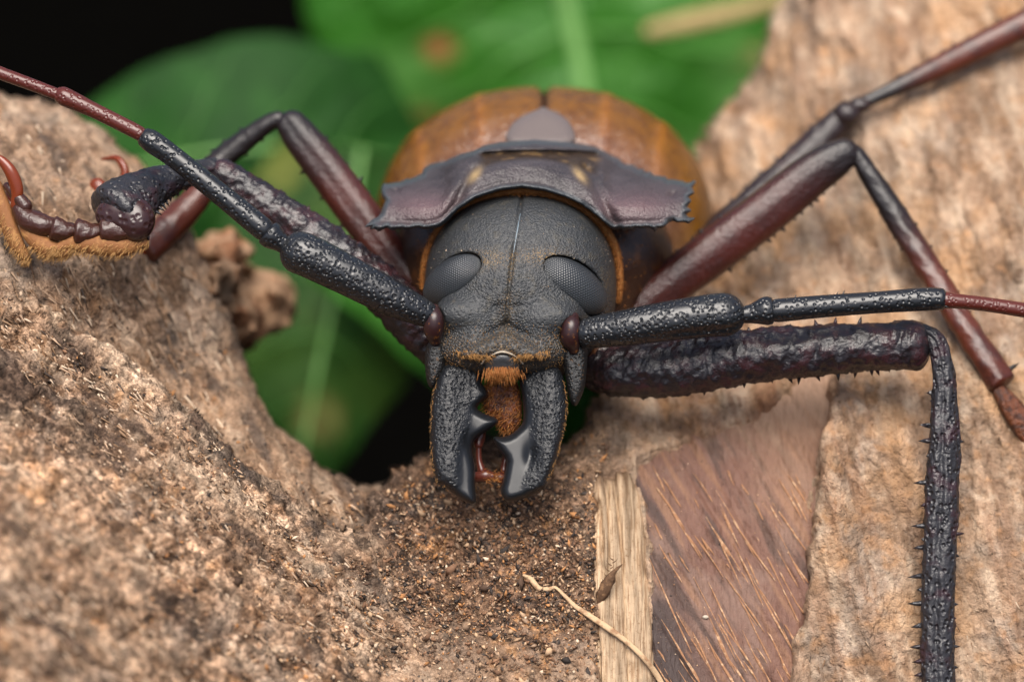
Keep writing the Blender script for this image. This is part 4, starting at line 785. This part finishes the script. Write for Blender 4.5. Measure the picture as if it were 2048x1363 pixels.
c = mx(c, (.105, .062, .066), .9 * np.clip(np.exp(-(((x - 8.5) / .75) ** 2 + ((y - 4.15) / .3) ** 2)) + np.exp(-(((x - 12.7) / .8) ** 2 + ((y - 4.15) / .32) ** 2)), 0, 1))
c = mx(c, (.045, .052, .058), sstep(-.14, -.05, S)); gv = trough(x, y)
c = mx(c, (.03, .018, .010), gv); c = mx(c, (.22, .13, .05), gv * sstep(.15, .45, fbm(V * 4, 3, 5)) * .5)
for (gx_, gy_, s) in ((9.5, 3.5, -1), (11.6, 3.5, 1)): c = mx(c, (.38, .26, .12), np.exp(-(((x - gx_ + s * (y - gy_) * -.6) / .09) ** 2 + ((y - gy_) / .14) ** 2)) * .9)
pro = mk('pronotum', VF, MAT['pron'], bt, col=c, label='mauve grey neck shield with ragged spiny side plates')
# rust collar between head and shield
arc = [(846, 575), (847, 540), (855, 500), (876, 460), (908, 427), (950, 403), (1000, 387), (1046, 382), (1092, 388), (1142, 406), (1190, 437), (1221, 472), (1236, 512), (1240, 560), (1236, 600)]
ctl = [(a, b, 1.42 + .5 * abs(k - 7) / 7, .075) for k, (a, b) in enumerate(arc)]
mk('collar', tube(ctl, 120, 10, 1.6), MAT['rust'], pro, label='rust orange felted collar around the back of the head')
cc = catmull(px(ctl), 400); n = 4200; k = rng.integers(0, 400, n); b = cc[k, :3] + rng.normal(0, .035, (n, 3)) - [0, 0, .06]
dr_ = np.column_stack([(10.42 - b[:, 0]) * .35 + rng.normal(0, .3, n), (5.4 - b[:, 1]) * .25 + rng.normal(0, .3, n), -.7 + rng.normal(0, .25, n)])
mk('collar_fringe', cones(b, dr_, rng.uniform(.05, .11, n), .009), MAT['rust'], pro, kind='stuff')
n = 900; bx = rng.uniform(9.6, 12.0, n); by = rng.uniform(2.95, 3.4, n); okk = trough(bx, by) > .4; bx, by = bx[okk], by[okk]; n = len(bx)
mk('trough_hair', cones(np.stack([bx, by, zpron(bx, by) - .2], 1), np.column_stack([rng.normal(0, .4, n), rng.normal(-.2, .3, n), np.full(n, -.8)]), rng.uniform(.06, .16, n), .007), MAT['flake'], pro, kind='stuff')

def elyf(side):
    def f(X, Y, Z):
        rz = np.where(Z < 5.9, 2.65, 13.2)
        cy = 4.72
        k = (np.abs((X - 10.88) / 3.42) ** 2.25 + np.abs((Y - cy) / 3.0) ** 2.1 + np.abs((Z - 5.9) / rz) ** 2.2) ** (1 / 2.15)
        b = (k - 1) * 3.0
        b = b + .10 * np.exp(-((X - 10.88) / .10) ** 2)
        for cx in COST: b = b - .035 * np.exp(-((X - cx(Z)) / .10) ** 2)
        hs = (X - 10.88) * side + .012
        b = smax(b, -hs if side > 0 else -hs, .08)
        return smax(b, Y - 6.3, .3)
    return f
COST = [lambda Z: 9.60 - .02 * (Z - 4), lambda Z: 8.45 - .10 * (Z - 4), lambda Z: 12.10 + .03 * (Z - 4), lambda Z: 13.15 + .10 * (Z - 4)]
for side in (-1, 1):
    lo, hi = ((7.3, 1.5, 2.8), (10.95, 6.4, 19.1)) if side < 0 else ((10.8, 1.5, 2.8), (14.5, 6.4, 19.1))
    V, F = nets(elyf(side), lo, hi, .08); x, y, z = V.T
    c = np.repeat(np.array([[.145, .058, .004]]), len(V), 0); cs = sum(np.exp(-((x - cx(z)) / .11) ** 2) for cx in COST); c = mx(c, (.27, .10, .008), np.clip(cs, 0, 1) * .6)
    c = mx(c, (.03, .012, .005), np.exp(-((x - 10.88) / .07) ** 2)); c = mx(c, (.06, .022, .006), sstep(3.0, 3.4, np.abs(x - 10.88)) * .7); c = mx(c, (.24, .12, .02), sstep(4.2, 5.5, y) * .6); c = mx(c, (.16, .08, .07), sstep(4.6, 3.6, z) * .55)
    mk('elytron', (V, F), MAT['elytra'], bt, col=c, label='glossy orange brown wing case')
(VF, pl) = plate([(1008, 284), (1014, 262), (1030, 240), (1056, 226), (1078, 218), (1086, 212), (1096, 218), (1120, 228), (1140, 244), (1150, 264), (1154, 284), (1120, 294), (1040, 294)], lambda X, Y: 3.1 - (Y - 2.85) * 1.15 + .25 * (X - 10.8) ** 2, .22, .2, .03); mk('scutellum', VF, MAT['scut'], bt, label='pinkish grey rounded shield plate between the wing cases')

# antennae --------------------------------------------------------------------
def antenna(segs, lab):
    a = empty('antenna', bt['org'], bt)
    for nm, ctrl, mt, kw in segs: mk(nm, tube(ctrl, **kw), MAT[mt], a)
    a['label'] = lab
    return a
rgv = lambda s, t: .012 * np.sin(5 * t + s)
def groove(s, t): return -.055 * np.exp(-((np.mod(t - 2.2 + math.pi, 2 * math.pi) - math.pi) / .22) ** 2) * sstep(.8, 1.8, s)
def groove_r(s, t): return -.06 * np.exp(-((np.mod(t - 3.9 + math.pi, 2 * math.pi) - math.pi) / .22) ** 2) * sstep(1.2, 2.2, s)
antenna([('condyle', [(869, 617, .02, .10), (868, 636, -.10, .19), (867, 660, -.05, .20), (870, 680, .05, .12)], 'condyle', dict(seg=24, n=20)),
         ('scape', [(866, 634, .02, .20), (850, 627, -.02, .27), (780, 594, -.15, .365), (690, 548, -.22, .405), (620, 513, -.25, .43), (598, 505, -.25, .425)], 'scape', dict(seg=80, n=48, disp=groove, c1=.9)),
         ('pedicel', [(573, 494, -.22, .16), (560, 484, -.22, .20), (545, 473, -.22, .265), (537, 466, -.22, .27)], 'segment', dict(seg=24, n=28, c1=.3)),
         ('flagellum_segment', [(534, 464, -.22, .20), (520, 453, -.22, .235), (440, 388, -.2, .22), (350, 316, -.15, .215), (305, 284, -.12, .23), (290, 275, -.1, .20)], 'segment', dict(seg=60, n=28, c1=.6)),
         ('flagellum_segment', [(284, 271, -.1, .14), (270, 262, -.1, .15), (190, 222, 0, .155), (130, 194, .05, .19), (118, 190, .06, .16)], 'redseg', dict(seg=50, n=24, c1=.6)),
         ('flagellum_segment', [(112, 188, .06, .12), (60, 168, .15, .125), (0, 146, .25, .13), (-90, 110, .45, .13), (-320, 40, 1.2, .11), (-560, 10, 2.2, .08)], 'redseg', dict(seg=40, n=20))], 'antenna stretching up across the far leaves')
antenna([('condyle', [(1148, 634, .02, .10), (1143, 652, -.10, .19), (1142, 676, -.05, .21), (1147, 697, .05, .12)], 'condyle', dict(seg=24, n=20)),
         ('scape', [(1160, 668, .02, .22), (1176, 666, -.02, .30), (1250, 655, -.15, .36), (1340, 641, -.22, .40), (1420, 631, -.25, .43), (1450, 629, -.25, .435)], 'scape', dict(seg=80, n=48, disp=groove_r, c1=.95)),
         ('pedicel', [(1488, 629, -.24, .17), (1505, 627, -.24, .20), (1530, 622, -.24, .285), (1542, 621, -.24, .275)], 'segment', dict(seg=24, n=28, c1=.3)),
         ('flagellum_segment', [(1548, 621, -.24, .22), (1562, 620, -.24, .235), (1650, 612, -.2, .225), (1760, 604, -.15, .22), (1850, 598, -.1, .235), (1884, 598, -.1, .22)], 'segment', dict(seg=60, n=28, c1=.5)),
         ('flagellum_segment', [(1893, 600, -.1, .17), (1915, 602, -.1, .15), (1970, 608, -.05, .145), (2048, 620, 0, .15), (2130, 634, .1, .15), (2350, 690, .3, .13), (2600, 780, .6, .09)], 'redseg', dict(seg=40, n=24)),], 'antenna stretching out over the right limb')
mk('antenna_spine', cones([[16.72, 5.92, -.22], [16.85, 5.9, -.2], [15.9, 5.96, -.25], [18.9, 6.12, -.25]], [[.5, -1, -.2], [.45, -1, 0], [.3, -1, 0], [1, .3, -.2]], [.12, .13, .08, .1], .018), MAT['segment'], bt, kind='stuff')

# legs -----------------------------------------------------------------------
def spines(path, ts, side, ln, r=.05, jit=.2):
    c = catmull(px(path), 60); T = np.gradient(c[:, :3], axis=0); T /= np.linalg.norm(T, axis=1)[:, None]; B = -np.cross(T, np.array([0, 0, 1.0])); B /= np.linalg.norm(B, axis=1)[:, None]
    k = np.clip((np.array(ts) * 59).astype(int), 0, 59); s = np.broadcast_to(side, (len(k),)); out = B[k] * s[:, None]; n = len(k)
    return cones(c[k, :3] + out * (c[k, 3] * .85)[:, None], out + T[k] * .1 + rng.normal(0, jit, (n, 3)) * [1, 1, .6], np.asarray(ln) * 1.35, r * 1.25, 6)
def rugose(seed, a, fs=3.2, ft=1.2):
    return lambda s, t: a * fbm(np.stack([s * fs + .6 * np.sin(t * 2), np.cos(t) * ft, np.sin(t) * ft], 1), 3, seed) + .6 * a * fbm(np.stack([s * fs * 2.2, np.cos(t) * ft * 3, np.sin(t) * ft * 3], 1), 2, seed + 9)
def channel(t0, dep, wid): return lambda s, t: -dep * np.exp(-((np.mod(t - t0 + math.pi, 2 * math.pi) - math.pi) / wid) ** 2)
def upper(seg, n, total, a, b):
    r = np.repeat(np.arange(seg + 10) / (seg + 10), n); r = 1 - sstep(a, b, r); out = np.ones(total); out[:len(r)] = r; return out
def leg(lab): e = empty('leg', bt['org'], bt); e['label'] = lab; return e

# right front
L1 = leg('black rugged front leg bent at a right angle beside the sapwood')
fp = [(1195, 738, 1.5, .42), (1250, 742, 1.2, .50), (1350, 735, 1.0, .56), (1500, 712, .8, .54), (1650, 699, .7, .51), (1760, 692, .6, .47), (1810, 690, .58, .50), (1835, 690, .55, .49)]
mk('femur', join(tube(fp, 160, 64, .95, rugose(201, .075, 5.5, 1.5), c1=.55), spines(fp, [.35, .46, .55, .60, .63, .68, .76, .80, .85, .87, .9], 1, [.13, .12, .1, .15, .17, .16, .17, .16, .14, .15, .1]), spines(fp, [.5, .62, .7, .75, .83], -1, [.1, .1, .15, .17, .17])), MAT['fem_front'], L1)
tp = [(1846, 662, .5, .15), (1872, 684, .45, .20), (1886, 740, .42, .22), (1889, 799, .4, .25), (1888, 905, .33, .315), (1882, 1064, .22, .34), (1876, 1223, .12, .335), (1877, 1361, .05, .335), (1885, 1470, .0, .36)]
Ls = [312, 360, 460, 505, 560, 650, 690, 740, 805, 850, 890, 980, 1045, 1095, 1180, 1240, 1285, 1335]; Ll = [.12, .06, .2, .2, .07, .24, .08, .12, .24, .08, .2, .26, .12, .26, .2, .22, .18, .16]
tsl = [((640 + a / 1.886) - 668) / 802 for a in Ls]; tsr = [((640 + a / 1.886) - 668) / 802 for a in (495, 845, 912, 1080, 1150, 1255, 1310)]
ch = channel(1.45 + math.pi, .07, .2); rg = rugose(211, .055, 2.6, 1.6)
mk('tibia', join(tube(tp, 130, 56, .8, lambda s, t: rg(s, t) + ch(s, t)), spines(tp, tsl, 1, Ll, .055, .1), spines(tp, tsr, -1, [.12, .14, .08, .09, .07, .13, .1], .04, .1)), MAT['tib_front'], L1)
ft = ztop(18.8, 15.0)
mk('tarsus', tube([(1885, 1475, 0.0, .2), (1900, 1500, .1, .24), (1930, 1512, ft - .1, .2), (1960, 1516, ft - .05, .15)], 30, 16, .6), MAT['tarsus'], L1)
# right middle
L2 = leg('reddish middle leg raised over the right limb')
fp = [(1265, 640, 2.7, .36), (1320, 585, 2.7, .42), (1420, 508, 2.8, .46), (1530, 425, 2.9, .46), (1620, 352, 3.0, .43), (1668, 320, 3.0, .38), (1688, 308, 3.0, .32)]
mk('femur', join(tube(fp, 90, 44, .9, lambda s, t: channel(4.4, .06, .35)(s, t) + .015 * np.sin(6 * t)), spines(fp, [.42, .48, .53, .58, .62, .66, .70, .74, .78, .81, .85, .9], 1, rng.uniform(.08, .15, 12)), spines(fp, [.3, .36, .42, .5], -1, [.1, .1, .12, .1])), MAT['leg_red'], L2, attrs={'upper': 1 - upper(90, 44, 100 * 44 + 2 + 16 * 13, .62, .95) * np.r_[np.ones(100 * 44), np.zeros(2 + 16 * 13)]})
tp = [(1706, 302, 3.0, .15), (1722, 322, 3.0, .18), (1790, 430, 2.9, .25), (1860, 540, 2.6, .26), (1930, 655, 2.2, .26), (1985, 738, 1.9, .30), (2003, 765, 1.8, .30)]
mk('tibia', join(tube(tp, 90, 32, .85, rugose(221, .03), c1=.3), spines(tp, [.28, .35, .45, .55, .63, .72, .97], -1, [.05, .07, .07, .07, .06, .06, .2]), spines(tp, [.25, .35, .4, .5, .6], 1, [.05, .06, .06, .05, .06])), MAT['leg_brown'], L2, attrs={'upper': upper(90, 32, 90 * 32 + 10 * 32 + 2 + 12 * 13, .25, .6)})
mk('tarsus', tube([(2000, 782, 1.75, .15), (2022, 812, 1.7, .22), (2055, 860, 1.65, .24), (2085, 905, 1.7, .2), (2110, 940, 1.85, .14)], 40, 16, .6), MAT['amber'], L2)
def knee(c, r, par):
    V_, F_ = nets(lambda X, Y, Z: ell(X, Y, Z, c, r), [c[k] - r[k] - .05 for k in range(3)], [c[k] + r[k] + .05 for k in range(3)], .04); mk('knee', (V_, F_), MAT['leg_dark'], par)
# right hind
L3 = leg('thin dark hind leg reaching away up the right limb')
fp = [(1400, 505, 4.6, .36), (1500, 415, 4.7, .36), (1600, 322, 4.9, .33), (1665, 256, 5.0, .30), (1690, 234, 5.0, .28)]
mk('femur', join(tube(fp, 70, 30, .9, rugose(231, .03)), spines(fp, [.3, .4, .5, .6, .7, .78, .84], -1, rng.uniform(.07, .13, 7))), MAT['leg_dark'], L3)
tp = [(1706, 218, 5.0, .18), (1730, 204, 5.0, .14), (1770, 186, 5.05, .15), (1850, 148, 5.1, .22), (1950, 98, 5.1, .27), (2070, 38, 5.2, .29), (2140, 0, 5.3, .3)]
mk('tibia', join(tube(tp, 70, 28, .85), spines(tp, np.linspace(.25, .95, 12), -1, rng.uniform(.04, .09, 12)), spines(tp, [.5, .6, .75, .82], 1, [.06] * 4)), MAT['leg_brown'], L3, attrs={'upper': upper(70, 28, 80 * 28 + 2 + 16 * 13, .2, .45)})
mk('tarsus', tube([(2140, 0, 5.4, .18), (2170, 10, 5.6, .2), (2210, 30, 5.75, .15)], 20, 12, .6), MAT['pad'], L3)
knee((16.95, 2.28, 4.95), (.30, .27, .32), L3); knee((17.2, 2.1, 4.97), (.24, .17, .2), L3)
# left middle
L4 = leg('reddish middle leg with its knee raised in front of the leaves')
fp = [(850, 600, 2.8, .32), (800, 540, 2.8, .38), (720, 430, 3.0, .41), (650, 335, 3.2, .40), (600, 272, 3.3, .36), (585, 252, 3.3, .32)]
mk('femur', join(tube(fp, 90, 44, .9, channel(4.9, .05, .35)), spines(fp, [.45, .55, .62, .7, .78, .85], 1, rng.uniform(.07, .12, 6)), spines(fp, [.3, .42, .5, .66, .8], -1, [.1, .12, .12, .1, .12])), MAT['leg_red'], L4, attrs={'upper': 1 - upper(90, 44, 100 * 44 + 2 + 11 * 13, .55, .95) * np.r_[np.ones(100 * 44), np.zeros(2 + 11 * 13)]})
tp = [(556, 238, 3.35, .16), (535, 248, 3.4, .18), (480, 288, 3.5, .22), (432, 330, 3.5, .24), (390, 400, 3.3, .28), (340, 452, 3.0, .32), (290, 500, 2.6, .33)]
mk('tibia', join(tube(tp, 80, 28, .9, rugose(241, .02), c1=.4), spines(tp, [.2, .3, .36, .4], 1, [.07] * 4), spines(tp, [.15, .25, .35], -1, [.07] * 3)), MAT['leg_brown'], L4, attrs={'upper': upper(80, 28, 90 * 28 + 2 + 7 * 13, .35, .6)})
mk('tarsus', join(tube([(285, 495, 2.5, .2), (250, 450, 2.4, .16), (215, 400, 2.35, .2), (195, 372, 2.4, .17)], 30, 14, .7), tube([(222, 390, 2.4, .06), (250, 350, 2.4, .09), (236, 318, 2.5, .07), (205, 318, 2.8, .03)], 24, 10)), MAT['claw'], L4)
# left front
L5 = leg('rugged black front leg ending in a golden furred foot')
fp = [(905, 725, 1.9, .42), (840, 655, 1.7, .48), (735, 552, 1.6, .45), (600, 455, 1.7, .41), (500, 385, 1.8, .35), (445, 348, 1.8, .30)]
mk('femur', join(tube(fp, 150, 56, .95, rugose(251, .075, 5.5, 1.5)), spines(fp, [.5, .58, .66, .74, .82, .9], -1, rng.uniform(.06, .12, 6)), spines(fp, [.6, .7, .8], 1, [.07, .1, .08])), MAT['fem_front'], L5)
tp = [(425, 335, 1.8, .20), (395, 343, 1.6, .24), (345, 357, 1.15, .30), (290, 384, .7, .46), (250, 414, .4, .64), (234, 428, .28, .68)]
hk = [[3.35, 3.88, .9], [3.28, 3.96, .8], [3.2, 4.02, .6], [3.12, 4.1, .5], [3.08, 4.2, .4], [3.42, 3.82, 1.0]]
mk('tibia', join(tube(tp, 80, 48, .9, rugose(261, .05, 3.5, 2), c1=.35), cones(hk, [[.4, .8, -.4], [.5, .8, -.3], [.6, .8, -.3], [.7, .5, -.3], [.8, .5, -.2], [.3, .8, -.4]], [.2, .22, .24, .24, .2, .18], .045, 6), cones([[2.85, 4.72, .1], [2.95, 4.66, .15], [2.6, 3.6, .5], [2.35, 3.82, .4]], [[0, 1, -.1], [.1, 1, 0], [-.4, -.8, -.2], [-.6, -.6, -.2]], [.26, .22, .12, .12], .05, 6), spines(tp, [.3, .42, .5, .6, .7], -1, [.08, .1, .08, .1, .08])), MAT['tib_front'], L5)
def lobe(X, Y, Z): return smin(ell(X, Y, Z, (2.46, 4.30, .10), (.56, .40, .30)), ell(X, Y, Z, (2.75, 4.48, .06), (.24, .3, .26)), .35)
V, F = nets(lobe, (1.75, 3.8, -.6), (3.2, 5.0, .6), .03); mk('tibia_end', (V, F), M('tibia_end_chitin', (.030, .012, .012), .25, .5, bumps=[('pits', 6, .02, None)]), L5)
for sg in ([(268, 462, .05, .17), (235, 461, .0, .22), (205, 461, .0, .25)], [(203, 463, .02, .13), (180, 465, .0, .2), (155, 463, .0, .27)], [(152, 462, .05, .13), (130, 462, .03, .2), (108, 456, .03, .25)]):
    mk('tarsus_segment', tube(sg, 24, 24, .8, rugose(271, .04, 4, 2), c1=.35), MAT['tarsus'], L5)
mk('tarsus_segment', tube([(112, 452, .12, .16), (85, 450, .10, .23), (55, 438, .15, .22), (40, 420, .2, .17)], 30, 20, .9, rugose(272, .03)), MAT['tarsus'], L5)
mk('tarsus_segment', tube([(48, 412, .2, .17), (38, 398, .2, .14), (22, 380, .25, .10), (14, 372, .3, .08)], 24, 16), MAT['tarsus'], L5)
p1 = tube([(285, 485, .15, .12), (245, 490, .1, .22), (190, 486, .05, .24), (145, 484, .05, .17), (112, 498, .0, .07)], 36, 20, .8); p2 = tube([(128, 500, .1, .16), (95, 495, .12, .2), (60, 468, .18, .16), (42, 444, .22, .06)], 36, 20, .8); p3 = tube([(52, 515, .35, .10), (30, 480, .32, .16), (8, 425, .35, .18), (-10, 372, .4, .15)], 30, 18, .8)
for q in (p1, p2, p3): mk('tarsal_pad', q, MAT['pad'], L5)
hb = np.vstack([p1[0], p2[0], p3[0]]); hb = hb[hb[:, 1] > np.interp(hb[:, 0], [0, .5, 1.2, 2.8], [4.2, 4.9, 4.9, 4.8])]; n = 1500; b = hb[rng.integers(0, len(hb), n)] + rng.normal(0, .015, (n, 3))
mk('pad_hair', cones(b, np.column_stack([-.5 + rng.normal(0, .25, n), .8 + rng.normal(0, .2, n), -.2 + rng.normal(0, .3, n)]), rng.uniform(.06, .19, n), .007), MAT['pale_hair'], L5, kind='stuff')
mk('claw', tube([(30, 410, .2, .09), (34, 380, .15, .13), (22, 345, .1, .13), (2, 320, .1, .09), (-20, 308, .1, .03)], 30, 16, .8), MAT['claw'], L5)
mk('claw', tube([(24, 412, .4, .08), (8, 395, .5, .11), (-15, 375, .6, .09), (-35, 370, .7, .03)], 24, 14, .8), MAT['claw'], L5)

# dust and pollen grains stuck on the beetle
front = HV[(HV[:, 2] < 1.6)]
wgt = .25 + 1.2 * sstep(6.3, 7.2, front[:, 1]) + .8 * np.exp(-((front[:, 1] - 5.1) / .25) ** 2) + 2 * np.exp(-((front[:, 0] - midx(front[:, 1])) / .08) ** 2) * (front[:, 1] > 5.1)
k = rng.choice(len(front), 420, p=wgt / wgt.sum()); c0 = front[k] - [0, 0, .004]
mk('dust', grains(c0, .006 + .018 * rng.random(420) ** 3), MAT['dust'], head, smooth=False, kind='stuff')
n = 260; bx = np.r_[rng.normal(12.35, .12, 130), rng.normal(8.5, .08, 60), rng.normal(12.75, .3, 70)]; by = np.r_[rng.uniform(4.6, 6.2, 130), rng.uniform(4.6, 5.8, 60), rng.uniform(4.65, 6.2, 70)]
bz = np.array([surf_z(thor, a, b, .5, 6) for a, b in zip(bx, by)]); ok = bz > .6
mk('dust', grains(np.stack([bx, by, bz - .005], 1)[ok], (.012 + .03 * rng.random(n) ** 2)[ok]), MAT['rust'], thx, smooth=False, kind='stuff')
